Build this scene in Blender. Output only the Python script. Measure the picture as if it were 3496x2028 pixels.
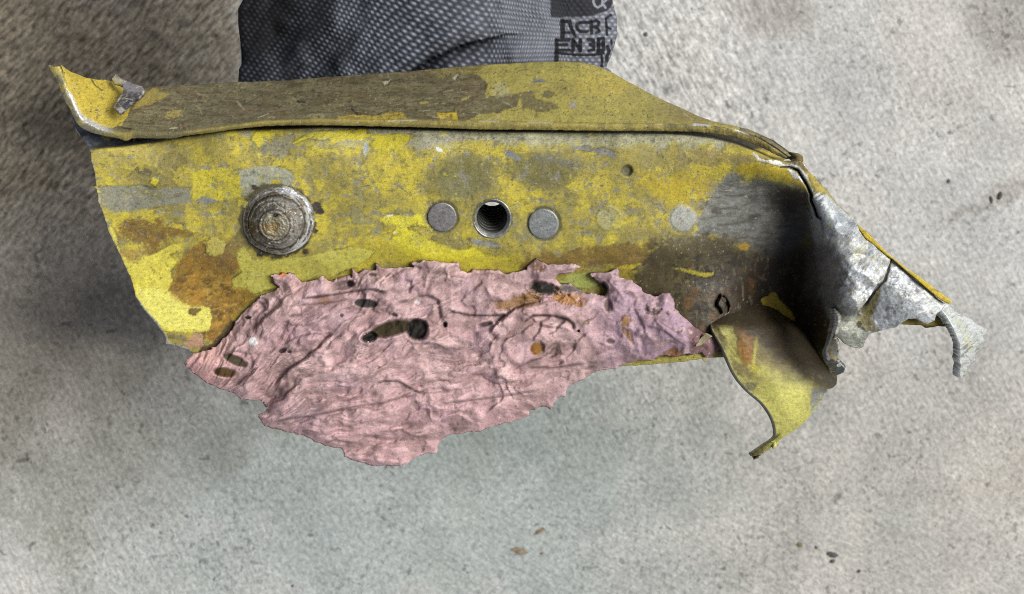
import bpy, math
import numpy as np

# ------------------------------------------------------------------ scene, camera, light
for o in list(bpy.data.objects):
    bpy.data.objects.remove(o)
SC = bpy.context.scene
COL = SC.collection
S = 8e-5            # metres per image pixel at the fragment's distance; outlines are traced in pixels
DIST = 4500.0       # camera height above the fragment's mid plane, in image pixels
GROUND_Z = -0.28

cam_d = bpy.data.cameras.new("camera")
cam = bpy.data.objects.new("camera", cam_d)
COL.objects.link(cam)
cam.location = (0, 0, DIST * S)
cam_d.sensor_width = 36.0
cam_d.lens = 36.0 * DIST / 3496.0
cam_d.clip_start = 0.01
cam_d.clip_end = 200
cam_d.dof.use_dof = True
cam_d.dof.focus_distance = DIST * S
cam_d.dof.aperture_fstop = 30.0
SC.camera = cam

SUN_EL = math.radians(55)
SUN_AZ = math.radians(82)      # clockwise from +Y (image up) towards +X (image right)
w = bpy.data.worlds.new("World")
SC.world = w
w.use_nodes = True
nt = w.node_tree
sky = nt.nodes.new("ShaderNodeTexSky")
sky.sky_type = 'NISHITA'
sky.sun_disc = False
sky.sun_elevation = SUN_EL
sky.sun_rotation = SUN_AZ
sky.air_density = 0.7
sky.dust_density = 6.0
sky.ozone_density = 0.3
nt.links.new(sky.outputs[0], nt.nodes["Background"].inputs[0])
nt.nodes["Background"].inputs[1].default_value = 0.05

sl = bpy.data.lights.new("sun", 'SUN')
sl.energy = 3.2
sl.angle = math.radians(26)
sl.color = (1.0, 0.988, 0.95)
sun = bpy.data.objects.new("sun", sl)
COL.objects.link(sun)
sun.rotation_euler = (math.pi / 2 - SUN_EL, 0, math.pi - SUN_AZ)
sun.location = (1, 0.3, 1)

SC.cycles.filter_width = 1.0
SC.cycles.use_denoising = False
SC.view_settings.view_transform = 'Standard'
SC.view_settings.look = 'None'
SC.view_settings.gamma = 1.0
SC.view_settings.use_curve_mapping = False
SC.view_settings.exposure = 0.29
LIT = 1.30          # display brightness of a white card lying flat in this light

# ------------------------------------------------------------------ numpy helpers
REG = {0: (0, 0, 1 / 1.3873), 1: (100, 180, 2.437), 2: (250, 600, 2.437), 3: (750, 0, 1.8), 4: (1200, 380, 2.437),
       5: (600, 850, 1.949), 6: (1500, 850, 2.437), 7: (2100, 380, 2.436), 8: (2400, 700, 1.624),
       9: (2550, 500, 4.874), 10: (2750, 850, 3.111), 11: (2380, 980, 4.178), 12: (800, 600, 5.04),
       13: (140, 200, 4.3), 14: (1700, 0, 5.04), 15: (760, 0, 3.6), 20: (780, 880, 4.2), 21: (1380, 880, 4.2),
       22: (1900, 880, 3.655), 99: (0, 0, 1.0)}


def R(i, pts):
    x0, y0, s = REG[i]
    return np.array([(x0 + p[0] / s, y0 + p[1] / s) for p in pts], float)


def C(r, g, b):
    v = np.array([r, g, b], float) / 255.0
    v = np.where(v <= 0.04045, v / 12.92, ((v + 0.055) / 1.055) ** 2.4)
    return v / LIT * 1.0


def W(x, y, z):
    k = (DIST - z) / DIST
    return np.stack([(x - 1748.0) * k * S, -(y - 1014.0) * k * S, z * S + 0 * k], -1)


def sm(a, b, x):
    t = np.clip((x - a) / (b - a), 0, 1)
    return t * t * (3 - 2 * t)


def _h(ix, iy, seed):
    h = (ix.astype(np.int64) * 374761393 + iy.astype(np.int64) * 668265263 + seed * 974634777) & 0xFFFFFFFF
    h = ((h ^ (h >> 13)) * 1274126177) & 0xFFFFFFFF
    h = ((h ^ (h >> 16)) * 2246822519) & 0xFFFFFFFF
    return ((h ^ (h >> 15)) & 0xFFFF) / 65535.0


def gn(x, y, seed=0):
    ix, iy = np.floor(x), np.floor(y)
    fx, fy = x - ix, y - iy
    u = fx * fx * fx * (fx * (fx * 6 - 15) + 10)
    v = fy * fy * fy * (fy * (fy * 6 - 15) + 10)

    def g(dx, dy):
        a = _h(ix + dx, iy + dy, seed) * 2 * math.pi
        return np.cos(a) * (fx - dx) + np.sin(a) * (fy - dy)
    a = g(0, 0) * (1 - u) + g(1, 0) * u
    b = g(0, 1) * (1 - u) + g(1, 1) * u
    return (a * (1 - v) + b * v) * 1.5


def fbm(x, y, scale, octs=4, seed=0, gain=0.5):
    x = x / scale
    y = y / scale
    t = 0
    a = 1.0
    n = 0.0
    for i in range(octs):
        t = t + a * gn(x, y, seed + i * 17)
        n += a * a
        a *= gain
        x = x * 2.03 + 3.1
        y = y * 2.03 + 1.7
    return t / math.sqrt(n)


def sd_poly(x, y, poly):
    """signed distance to a polygon (negative inside) and the closest boundary point"""
    d2 = np.full(x.shape, 1e18)
    cx = np.zeros_like(x)
    cy = np.zeros_like(x)
    ins = np.zeros(x.shape, bool)
    n = len(poly)
    for i in range(n):
        ax, ay = poly[i]
        bx, by = poly[(i + 1) % n]
        ex, ey = bx - ax, by - ay
        L = ex * ex + ey * ey + 1e-12
        t = np.clip(((x - ax) * ex + (y - ay) * ey) / L, 0, 1)
        qx, qy = ax + t * ex, ay + t * ey
        dd = (x - qx) ** 2 + (y - qy) ** 2
        m = dd < d2
        d2 = np.where(m, dd, d2)
        cx = np.where(m, qx, cx)
        cy = np.where(m, qy, cy)
        if abs(ey) > 1e-9:
            c = ((ay > y) != (by > y)) & (x < ex * (y - ay) / ey + ax)
            ins ^= c
    return np.where(ins, -1, 1) * np.sqrt(d2), cx, cy


def d_line(x, y, pts):
    d2 = np.full(x.shape, 1e18)
    tt = np.zeros_like(x)
    n = len(pts) - 1
    for i in range(n):
        ax, ay = pts[i]
        bx, by = pts[i + 1]
        ex, ey = bx - ax, by - ay
        L = ex * ex + ey * ey + 1e-12
        t = np.clip(((x - ax) * ex + (y - ay) * ey) / L, 0, 1)
        dd = (x - ax - t * ex) ** 2 + (y - ay - t * ey) ** 2
        m = dd < d2
        d2 = np.where(m, dd, d2)
        tt = np.where(m, (i + t) / n, tt)
    return np.sqrt(d2), tt


def tps(pts, x, y):
    P = np.array(pts, float)
    n = len(P)
    X, Y, Z = P[:, 0] / 1000, P[:, 1] / 1000, P[:, 2]
    r2 = (X[:, None] - X) ** 2 + (Y[:, None] - Y) ** 2
    K = 0.5 * r2 * np.log(r2 + 1e-12)
    K[np.diag_indices(n)] += 2e-4
    A = np.zeros((n + 3, n + 3))
    A[:n, :n] = K
    A[:n, n] = 1
    A[:n, n + 1] = X
    A[:n, n + 2] = Y
    A[n:, :n] = A[:n, n:].T
    c = np.linalg.solve(A, np.concatenate([Z, [0, 0, 0]]))
    xs, ys = x / 1000, y / 1000
    out = c[n] + c[n + 1] * xs + c[n + 2] * ys
    for i in range(n):
        r2 = (xs - X[i]) ** 2 + (ys - Y[i]) ** 2
        out = out + c[i] * 0.5 * r2 * np.log(r2 + 1e-12)
    return out


def catmull(P, n, closed=False):
    """resample key rows P[k, ...] to n rows, parameter by chord of the first two columns"""
    P = np.asarray(P, float)
    flat = P.reshape(len(P), -1)
    d = np.sqrt(((flat[1:] - flat[:-1]) ** 2).sum(1)) ** 0.8
    t = np.concatenate([[0], np.cumsum(d)])
    q = np.linspace(0, t[-1], n)
    k = np.clip(np.searchsorted(t, q, side='right') - 1, 0, len(P) - 2)
    m = np.zeros_like(flat)
    m[1:-1] = (flat[2:] - flat[:-2]) / (t[2:] - t[:-2])[:, None]
    m[0] = (flat[1] - flat[0]) / (t[1] - t[0])
    m[-1] = (flat[-1] - flat[-2]) / (t[-1] - t[-2])
    h = (t[k + 1] - t[k])[:, None]
    u = ((q - t[k])[:, None]) / h
    r = ((2 * u ** 3 - 3 * u ** 2 + 1) * flat[k] + (u ** 3 - 2 * u ** 2 + u) * h * m[k]
         + (-2 * u ** 3 + 3 * u ** 2) * flat[k + 1] + (u ** 3 - u ** 2) * h * m[k + 1])
    return r.reshape((n,) + P.shape[1:])


# ------------------------------------------------------------------ paint: layers of paint, primer, dirt, bare metal, and some painted shade
class Paint:
    def __init__(self, x, y, seed=0):
        self.x, self.y = x, y
        n = x.size
        self.c = np.zeros((n, 3))
        self.met = np.zeros(n)
        self.rough = np.full(n, 0.6)
        self.h = np.zeros(n)
        self.wn = 0.75 * fbm(x, y, 46, 3, 91 + seed) + 0.6 * fbm(x, y, 14, 4, 92 + seed, .65)
        self.ch = fbm(x, y * 1.15, 17, 4, 93 + seed, .62)
        self.zn = fbm(x, y, 75, 3, 94 + seed)
        self.chips = True

    def fill(self, col):
        self.c[:] = col

    def blend(self, m, col, met=None, rough=None, dh=0.0):
        m = np.clip(m, 0, 1)
        self.c = self.c * (1 - m[:, None]) + np.asarray(col) * m[:, None]
        if met is not None:
            self.met = self.met * (1 - m) + met * m
        if rough is not None:
            self.rough = self.rough * (1 - m) + rough * m
        if dh:
            self.h = self.h + dh * m

    def _sel(self, lo, hi, pad):
        return np.where((self.x > lo[0] - pad) & (self.x < hi[0] + pad) & (self.y > lo[1] - pad) & (self.y < hi[1] + pad))[0]

    def poly(self, poly, col, edge=2.0, warp=7.0, a=1.0, met=0.0, rough=0.6, dh=0.0, var=0.0):
        pad = edge + warp * 4 + 2
        i = self._sel(poly.min(0), poly.max(0), pad)
        if i.size == 0:
            return
        sd, _, _ = sd_poly(self.x[i], self.y[i], poly)
        m = np.zeros(self.x.size)
        wz = warp * (1.3 + .9 * np.clip(self.zn[i], -.8, 1))
        m[i] = a * sm(edge, -edge, sd + wz * self.wn[i])
        if self.chips and warp >= 4:
            m[i] *= 1 - .85 * sm(.55, .68, self.ch[i] + .35 * self.zn[i])
            m[i] *= .90 + .10 * np.clip(self.wn[i] * 2, -1, 1)
        self._var(m, col, met, rough, dh, var)
        if edge <= 3 and a > .8:
            e = np.exp(-((sd + warp * self.wn[i] - 1) / 2.6) ** 2) * .55 * sm(-.3, .4, self.zn[i])  # thin shadow line painted along the flake edge
            self.c[i] *= (1 - e)[:, None]

    def _var(self, m, col, met, rough, dh, var):
        col = np.asarray(col)
        if var:
            v = 1 + var * fbm(self.x, self.y, 30, 3, 333)
            col = col * v[:, None]
        self.blend(m, col, met, rough, dh)

    def ell(self, c, r, col, rot=0.0, edge=0.12, warp=0.12, a=1.0, met=0.0, rough=0.6, dh=0.0, var=0.0):
        i = self._sel(np.array(c) - max(r) * 1.6, np.array(c) + max(r) * 1.6, 2)
        if i.size == 0:
            return
        q = math.radians(rot)
        dx, dy = self.x[i] - c[0], self.y[i] - c[1]
        u = (dx * math.cos(q) + dy * math.sin(q)) / r[0]
        v = (-dx * math.sin(q) + dy * math.cos(q)) / r[1]
        m = np.zeros(self.x.size)
        m[i] = a * sm(1 + edge, 1 - edge, np.sqrt(u * u + v * v) + warp * self.wn[i])
        self._var(m, col, met, rough, dh, var)

    def line(self, pts, wd, col, a=1.0, soft=1.5, warp=2.0, met=0.0, rough=0.7, dh=0.0, taper=False):
        pts = np.asarray(pts)
        i = self._sel(pts.min(0), pts.max(0), wd + 3 * soft + warp * 2 + 2)
        if i.size == 0:
            return
        d, t = d_line(self.x[i], self.y[i], pts)
        ww = wd * (np.sin(np.clip(t, 0.03, 0.97) * math.pi) ** 0.5 if taper else 1.0)
        m = np.zeros(self.x.size)
        m[i] = a * sm(ww + soft, ww - soft, d + warp * self.wn[i])
        self.blend(m, col, met, rough, dh)


# ------------------------------------------------------------------ object helpers
def mesh_obj(name, V, F, mat, parent=None, paint=None, smooth=True, mats=None):
    F = np.asarray(F, np.int32)
    me = bpy.data.meshes.new(name)
    off = np.zeros(3)
    if parent is not None:
        off = np.array(parent["_o"])
    V = V - off
    me.vertices.add(len(V))
    me.vertices.foreach_set("co", V.astype(np.float32).ravel())
    k = F.shape[1]
    me.loops.add(F.size)
    me.loops.foreach_set("vertex_index", F.ravel())
    me.polygons.add(len(F))
    me.polygons.foreach_set("loop_start", np.arange(0, F.size, k, dtype=np.int32))
    me.polygons.foreach_set("loop_total", np.full(len(F), k, np.int32))
    me.polygons.foreach_set("use_smooth", np.full(len(F), smooth, bool))
    me.update(calc_edges=True)
    me.validate()
    if paint is not None:
        lum = paint.c @ np.array([.3, .6, .1])
        paint.c = lum[:, None] + .97 * (paint.c - lum[:, None])
        if mat is M_METAL:
            yl = sm(.25, .6, 1 - paint.c[:, 2] / (paint.c.max(1) + 1e-6))
            paint.c[:, 0] *= 1 - .025 * yl
            paint.c[:, 1] *= 1 + .01 * yl
        a = me.attributes.new("paint", 'FLOAT_COLOR', 'POINT')
        a.data.foreach_set("color", np.concatenate([np.clip(paint.c, 0.004, 1.0), np.ones((len(V), 1))], 1).astype(np.float32).ravel())
        b = me.attributes.new("surf", 'FLOAT_COLOR', 'POINT')
        b.data.foreach_set("color", np.stack([np.clip(paint.met, 0, 1), np.clip(paint.rough, 0, 1), 0 * paint.met, 0 * paint.met + 1], 1).astype(np.float32).ravel())
    me.materials.append(mat)
    o = bpy.data.objects.new(name, me)
    COL.objects.link(o)
    if parent is not None:
        o.parent = parent
    return o


def empty(name, loc, label, cat):
    o = bpy.data.objects.new(name, None)
    COL.objects.link(o)
    o.location = loc
    o["_o"] = [float(v) for v in loc]
    o["label"] = label
    o["category"] = cat
    o.empty_display_size = 0.01
    return o


def tag(o, label=None, cat=None, kind=None, group=None):
    if label:
        o["label"] = label
    if cat:
        o["category"] = cat
    if kind:
        o["kind"] = kind
    if group:
        o["group"] = group


def solid(o, t):
    m = o.modifiers.new("thickness", 'SOLIDIFY')
    m.thickness = t * S
    m.offset = -1.0
    m.use_even_offset = False


def rough_poly(poly, amp, step=7.0, seed=0):
    """resample an outline and give it a torn, uneven edge"""
    out = []
    n = len(poly)
    for i in range(n):
        a, b = poly[i], poly[(i + 1) % n]
        L = np.hypot(*(b - a))
        k = max(1, int(L / step))
        for j in range(k):
            out.append(a + (b - a) * j / k)
    P = np.array(out)
    if amp:
        nx = fbm(P[:, 0], P[:, 1], 26, 3, 700 + seed)
        ny = fbm(P[:, 0], P[:, 1], 26, 3, 710 + seed)
        P = P + amp * np.stack([nx, ny], 1)
    return P


def grid_sheet(poly, step, hole=None, ragged=0.0, seed=0):
    """a dense triangle-free grid cut to an outline; its border vertices lie on the outline"""
    lo, hi = poly.min(0) - step * 2, poly.max(0) + step * 2
    nx = int((hi[0] - lo[0]) / step) + 1
    ny = int((hi[1] - lo[1]) / step) + 1
    gx, gy = np.meshgrid(lo[0] + np.arange(nx) * step, lo[1] + np.arange(ny) * step)
    x, y = gx.ravel().copy(), gy.ravel().copy()
    fine = rough_poly(poly, ragged, 7.0 if ragged else 30.0, seed)
    sd, cx, cy = sd_poly(x, y, poly)
    if ragged:
        near = np.where(np.abs(sd) < ragged * 2.2 + step * 2)[0]
        s2, c2, c3 = sd_poly(x[near], y[near], fine)
        sd[near], cx[near], cy[near] = s2, c2, c3
    if hole is not None:
        hx, hy, rx, ry = hole
        ex, ey = (x - hx) / rx, (y - hy) / ry
        e = np.sqrt(ex * ex + ey * ey) + 1e-9
        sh = (1 - e) * min(rx, ry)
        m = sh > sd
        sd = np.where(m, sh, sd)
        cx = np.where(m, hx + ex / e * rx, cx)
        cy = np.where(m, hy + ey / e * ry, cy)
    keep = (sd < step * 0.55).reshape(ny, nx)
    q = keep[:-1, :-1] & keep[1:, :-1] & keep[:-1, 1:] & keep[1:, 1:]
    idx = np.arange(nx * ny).reshape(ny, nx)
    F = np.stack([idx[1:, :-1][q], idx[1:, 1:][q], idx[:-1, 1:][q], idx[:-1, :-1][q]], 1)
    # border vertices snap to the outline
    cnt = np.zeros(nx * ny, int)
    np.add.at(cnt, F.ravel(), 1)
    b = (cnt > 0) & (cnt < 4) & (np.abs(sd) < step * 1.6)
    x[b], y[b] = cx[b], cy[b]
    used = np.where(cnt > 0)[0]
    remap = np.full(nx * ny, -1)
    remap[used] = np.arange(used.size)
    return x[used], y[used], remap[F]


def loft(rows, nu, nv):
    G = catmull(rows, nu)
    G = np.swapaxes(catmull(np.swapaxes(G, 0, 1), nv), 0, 1)
    idx = np.arange(nu * nv).reshape(nu, nv)
    F = np.stack([idx[:-1, :-1], idx[1:, :-1], idx[1:, 1:], idx[:-1, 1:]], -1).reshape(-1, 4)
    P = G.reshape(-1, 3)
    return P[:, 0], P[:, 1], P[:, 2], F


def tube(path, rad, seg=16, per=6):
    """rounded tapered tube along a path of world points"""
    G = catmull(np.concatenate([np.asarray(path, float), np.asarray(rad, float)[:, None]], 1), len(path) * per)
    P, r = G[:, :3], G[:, 3].copy()
    n = len(P)
    tg = np.gradient(P, axis=0)
    tg /= np.linalg.norm(tg, axis=1)[:, None] + 1e-12
    up = np.array([0.3, 0.2, 0.93])
    a = np.cross(tg, up)
    a /= np.linalg.norm(a, axis=1)[:, None] + 1e-12
    b = np.cross(tg, a)
    s = np.linspace(0, 1, n)
    d = np.linalg.norm(P - P[-1], axis=1)
    cap = np.clip(1 - d / (r + 1e-9), 0, 1)
    r = r * np.sqrt(np.clip(1 - cap ** 2, 0.0004, 1))
    th = np.linspace(0, 2 * math.pi, seg, endpoint=False)
    V = P[:, None, :] + r[:, None, None] * (np.cos(th)[None, :, None] * a[:, None, :] + np.sin(th)[None, :, None] * b[:, None, :])
    idx = np.arange(n * seg).reshape(n, seg)
    nx = np.roll(idx, -1, 1)
    F = np.stack([idx[:-1], nx[:-1], nx[1:], idx[1:]], -1).reshape(-1, 4)
    return V.reshape(-1, 3), F


# ------------------------------------------------------------------ materials
def new_mat(name):
    m = bpy.data.materials.new(name)
    m.use_nodes = True
    return m, m.node_tree, m.node_tree.nodes["Principled BSDF"]


def nd(t, typ, **kw):
    n = t.nodes.new(typ)
    for k, v in kw.items():
        if k.startswith("i_"):
            n.inputs[int(k[2:])].default_value = v
        else:
            setattr(n, k, v)
    return n


def attr_mat(name, grain=9000.0, grain_amt=0.22, bump=0.25, bump_scale=4000.0, spec=0.35, streak=None):
    m, t, p = new_mat(name)
    a = nd(t, "ShaderNodeAttribute", attribute_name="paint")
    s = nd(t, "ShaderNodeAttribute", attribute_name="surf")
    sep = nd(t, "ShaderNodeSeparateColor")
    t.links.new(s.outputs["Color"], sep.inputs[0])
    tc = nd(t, "ShaderNodeTexCoord")
    vec = tc.outputs["Object"]
    if streak:
        mp = nd(t, "ShaderNodeMapping")
        mp.inputs["Scale"].default_value = streak
        t.links.new(vec, mp.inputs[0])
        vec = mp.outputs[0]
    n1 = nd(t, "ShaderNodeTexNoise")
    n1.inputs["Scale"].default_value = grain
    n1.inputs["Detail"].default_value = 3
    t.links.new(vec, n1.inputs["Vector"])
    mr = nd(t, "ShaderNodeMapRange")
    mr.inputs[1].default_value = 0.3
    mr.inputs[2].default_value = 0.7
    mr.inputs[3].default_value = 1 - grain_amt
    mr.inputs[4].default_value = 1 + grain_amt
    t.links.new(n1.outputs["Fac"], mr.inputs[0])
    mul = nd(t, "ShaderNodeVectorMath", operation='SCALE')
    t.links.new(a.outputs["Color"], mul.inputs[0])
    t.links.new(mr.outputs[0], mul.inputs["Scale"])
    t.links.new(mul.outputs[0], p.inputs["Base Color"])
    t.links.new(sep.outputs[0], p.inputs["Metallic"])
    t.links.new(sep.outputs[1], p.inputs["Roughness"])
    p.inputs["Specular IOR Level"].default_value = spec
    n2 = nd(t, "ShaderNodeTexNoise")
    n2.inputs["Scale"].default_value = bump_scale
    n2.inputs["Detail"].default_value = 4
    t.links.new(vec, n2.inputs["Vector"])
    b = nd(t, "ShaderNodeBump")
    b.inputs["Strength"].default_value = bump
    b.inputs["Distance"].default_value = 0.0003
    t.links.new(n2.outputs["Fac"], b.inputs["Height"])
    t.links.new(b.outputs[0], p.inputs["Normal"])
    return m


M_METAL = attr_mat("chipped_paint_on_metal", 3200, 0.2, 0.3, 2200)
M_PUTTY = attr_mat("pink_filler", 2600, 0.16, 0.45, 1500, 0.2)
M_GLOVE = attr_mat("grey_knit", 5000, 0.25, 0.35, 3500, 0.12)


def flat_mat(name, col, rough=0.8, scale=1500.0, amt=0.4):
    m, t, p = new_mat(name)
    tc = nd(t, "ShaderNodeTexCoord")
    n = nd(t, "ShaderNodeTexNoise")
    n.inputs["Scale"].default_value = scale
    n.inputs["Detail"].default_value = 4
    t.links.new(tc.outputs["Object"], n.inputs["Vector"])
    mr = nd(t, "ShaderNodeMapRange")
    mr.inputs[1].default_value = 0.3
    mr.inputs[2].default_value = 0.7
    mr.inputs[3].default_value = 1 - amt
    mr.inputs[4].default_value = 1 + amt
    t.links.new(n.outputs["Fac"], mr.inputs[0])
    mul = nd(t, "ShaderNodeVectorMath", operation='SCALE')
    mul.inputs[0].default_value = tuple(col)
    t.links.new(mr.outputs[0], mul.inputs["Scale"])
    t.links.new(mul.outputs[0], p.inputs["Base Color"])
    p.inputs["Roughness"].default_value = rough
    return m


# ------------------------------------------------------------------ ground
GK = (DIST * S - GROUND_Z) / (DIST * S)


def gxy(x, y):
    return ((x - 1748) * GK * S, -(y - 1014) * GK * S)


def ground_material():
    m, t, p = new_mat("broomed_concrete")
    L = t.links.new
    tc = nd(t, "ShaderNodeTexCoord")
    P = tc.outputs["Object"]

    def noise(vec, scale, detail=2.0, rough=0.5, dist=0.0):
        n = nd(t, "ShaderNodeTexNoise")
        n.inputs["Scale"].default_value = scale
        n.inputs["Detail"].default_value = detail
        n.inputs["Roughness"].default_value = rough
        n.inputs["Distortion"].default_value = dist
        L(vec, n.inputs["Vector"])
        return n.outputs["Fac"]

    def rng(v, a, b, c, d, smooth=False):
        r = nd(t, "ShaderNodeMapRange")
        if smooth:
            r.interpolation_type = 'SMOOTHSTEP'
        for i, q in enumerate((a, b, c, d)):
            r.inputs[i + 1].default_value = q
        L(v, r.inputs[0])
        return r.outputs[0]

    def math2(op, a, b):
        n = nd(t, "ShaderNodeMath", operation=op)
        for i, q in enumerate((a, b)):
            if isinstance(q, (int, float)):
                n.inputs[i].default_value = q
            else:
                L(q, n.inputs[i])
        return n.outputs[0]

    def mixc(f, a, b):
        n = nd(t, "ShaderNodeMix", data_type='RGBA')
        for sock, q in ((n.inputs[0], f), (n.inputs[6], a), (n.inputs[7], b)):
            if isinstance(q, (tuple, list)):
                sock.default_value = tuple(q)
            elif isinstance(q, (int, float)):
                sock.default_value = q
            else:
                L(q, sock)
        return n.outputs[2]

    def streak(angle, across, along, detail=2.0):
        r = nd(t, "ShaderNodeVectorRotate", rotation_type='Z_AXIS')
        r.inputs["Angle"].default_value = -math.radians(angle)
        L(P, r.inputs["Vector"])
        s = nd(t, "ShaderNodeVectorMath", operation='MULTIPLY')
        s.inputs[1].default_value = (1 / along, 1 / across, 1)
        L(r.outputs[0], s.inputs[0])
        return noise(s.outputs[0], 1.0, detail, 0.55, 0.25)

    def blob(cx, cy, rx, ry, soft=0.5, wob=0.35):
        gx, gy = gxy(cx, cy)
        q = nd(t, "ShaderNodeVectorMath", operation='SUBTRACT')
        L(P, q.inputs[0])
        q.inputs[1].default_value = (gx, gy, 0)
        s = nd(t, "ShaderNodeVectorMath", operation='MULTIPLY')
        L(q.outputs[0], s.inputs[0])
        s.inputs[1].default_value = (1 / (rx * GK * S), 1 / (ry * GK * S), 0)
        ln = nd(t, "ShaderNodeVectorMath", operation='LENGTH')
        L(s.outputs[0], ln.inputs[0])
        d = math2('ADD', ln.outputs["Value"], rng(noise(P, 22.0, 4, 0.6), 0.3, 0.7, -wob, wob))
        return rng(d, 1 + soft, 1 - soft, 0, 1, True)

    tone = noise(P, 7.0, 4, 0.6)
    c = mixc(rng(tone, 0.35, 0.65, 0, 1), (0.475, 0.465, 0.44, 1), (0.41, 0.42, 0.41, 1))
    tone2 = noise(P, 34.0, 4, 0.6)
    f2 = rng(tone2, 0.3, 0.7, 0.86, 1.12)
    # broom strokes: the finish turns across the slab
    sA = streak(48, 0.0020, 0.0062, 3)
    sB = streak(-62, 0.0021, 0.0070, 3)
    sC = streak(-28, 0.0016, 0.0060, 3)
    xs = nd(t, "ShaderNodeSeparateXYZ")
    L(P, xs.inputs[0])
    left = rng(math2('ADD', xs.outputs[0], rng(tone, 0.3, 0.7, -0.06, 0.06)), -0.02, -0.14, 0, 1, True)
    top = rng(xs.outputs[1], -0.03, 0.06, 0, 1, True)
    low = rng(xs.outputs[1], -0.05, -0.12, 0, 1, True)
    mA = math2('MULTIPLY', left, top)
    rgt = math2('MULTIPLY', math2('SUBTRACT', 1.0, left), low)
    sm1 = mixc(mA, sB, sA)
    sm2 = mixc(rgt, sm1, sC)
    st = rng(sm2, 0.33, 0.67, -1, 1)
    mR = math2('MULTIPLY', rng(xs.outputs[0], 0.02, 0.05, 0, 1, True), math2('MULTIPLY', rng(xs.outputs[0], 0.16, 0.08, 0, 1, True), rng(xs.outputs[1], 0.03, 0.09, 0, 1, True)))
    mA = math2('MAXIMUM', mA, math2('MULTIPLY', mR, 0.6))
    stA = math2('MULTIPLY', st, rng(mA, 0, 1, 0.06, 0.62))
    rs0 = nd(t, "ShaderNodeVectorRotate", rotation_type='Z_AXIS')
    rs0.inputs["Angle"].default_value = 0.37
    L(P, rs0.inputs["Vector"])
    gr1 = rng(noise(rs0.outputs[0], 430.0, 4, 0.7, 0.5), 0.3, 0.7, 0.66, 1.30)
    rs_ = nd(t, "ShaderNodeVectorRotate", rotation_type='Z_AXIS')
    rs_.inputs["Angle"].default_value = 0.61
    L(P, rs_.inputs["Vector"])
    PR = rs_.outputs[0]
    sand = rng(noise(PR, 830.0, 2, 0.6, 0.6), 0.3, 0.7, 0.84, 1.16)
    grain = math2('MULTIPLY', gr1, sand)
    pit = rng(noise(P, 330.0, 2, 0.5, 0.3), 0.55, 0.68, 0, 1, True)
    pit2 = rng(noise(P, 110.0, 3, 0.6, 0.4), 0.66, 0.71, 0, 1, True)
    clump = rng(noise(P, 20.0, 3, 0.6), 0.42, 0.62, 0.1, 1.6)
    pit = math2('MULTIPLY', pit, clump)
    dot = math2('MULTIPLY', rng(noise(P, 210.0, 1, 0.5, 0.2), 0.70, 0.74, 0, 1, True), clump)
    val = math2('MULTIPLY', math2('MULTIPLY', f2, grain), math2('ADD', 1.0, stA))
    val = math2('MULTIPLY', val, math2('SUBTRACT', 1.0, math2('MULTIPLY', pit, 0.22)))
    val = math2('MULTIPLY', val, math2('SUBTRACT', 1.0, math2('MULTIPLY', pit2, 0.45)))
    val = math2('MULTIPLY', val, math2('SUBTRACT', 1.0, math2('MULTIPLY', dot, 0.32)))
    sc = nd(t, "ShaderNodeVectorMath", operation='SCALE')
    L(c, sc.inputs[0])
    L(val, sc.inputs["Scale"])
    col = sc.outputs[0]
    # old brown and oily stains in the slab, plus soft painted shade

    def stain_shade(col, mask, mul):
        mm = nd(t, "ShaderNodeVectorMath", operation='MULTIPLY')
        L(col, mm.inputs[0])
        mm.inputs[1].default_value = mul
        return mixc(mask, col, mm.outputs[0])

    col = stain_shade(col, blob(0, 700, 900, 1000, 0.5), (0.72, 0.68, 0.60))  # broad brown tone, partly the left side's shade painted in
    col = stain_shade(col, blob(150, 150, 860, 560, 0.42), (0.62, 0.57, 0.50))
    col = stain_shade(col, blob(1350, 1700, 1250, 520, 0.6), (0.72, 0.79, 0.80))  # bottom of the slab darkened in place of light falloff
    col = stain_shade(col, blob(190, 430, 190, 90, 0.5), (0.55, 0.55, 0.56))
    col = stain_shade(col, blob(420, 1060, 260, 120, 0.6), (0.55, 0.56, 0.6))  # soft shadow at left middle, painted into the slab
    col = stain_shade(col, blob(2650, 30, 120, 90, 0.5), (0.78, 0.76, 0.74))
    col = stain_shade(col, blob(3440, 80, 140, 150, 0.5), (0.72, 0.71, 0.70))
    col = stain_shade(col, blob(1750, 1330, 760, 260, 0.6), (0.78, 0.79, 0.77))  # slab just below the fragment darkened, as shade
    col = stain_shade(col, blob(3000, 1600, 900, 560, 0.6), (0.90, 0.875, 0.84))
    # the thin brownish line towards the right edge
    ax, ay = gxy(3170, 790)
    bx, by = gxy(3600, 560)
    r = nd(t, "ShaderNodeVectorMath", operation='SUBTRACT')
    L(P, r.inputs[0])
    r.inputs[1].default_value = (ax, ay, 0)
    rr = nd(t, "ShaderNodeVectorRotate", rotation_type='Z_AXIS')
    rr.inputs["Angle"].default_value = -math.atan2(by - ay, bx - ax)
    L(r.outputs[0], rr.inputs["Vector"])
    sx = nd(t, "ShaderNodeSeparateXYZ")
    L(rr.outputs[0], sx.inputs[0])
    wob = rng(noise(P, 60.0, 3, 0.6), 0.3, 0.7, -0.006, 0.006)
    dl = math2('ABSOLUTE', math2('ADD', sx.outputs[1], wob), 0.0)
    ml = math2('MULTIPLY', rng(dl, 0.0055, 0.001, 0, 1, True), rng(sx.outputs[0], 0.0, 0.02, 0, 0.8, True))
    col = stain_shade(col, ml, (0.74, 0.71, 0.69))
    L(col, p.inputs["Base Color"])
    p.inputs["Roughness"].default_value = 0.85
    p.inputs["Specular IOR Level"].default_value = 0.2
    b = nd(t, "ShaderNodeBump")
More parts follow.
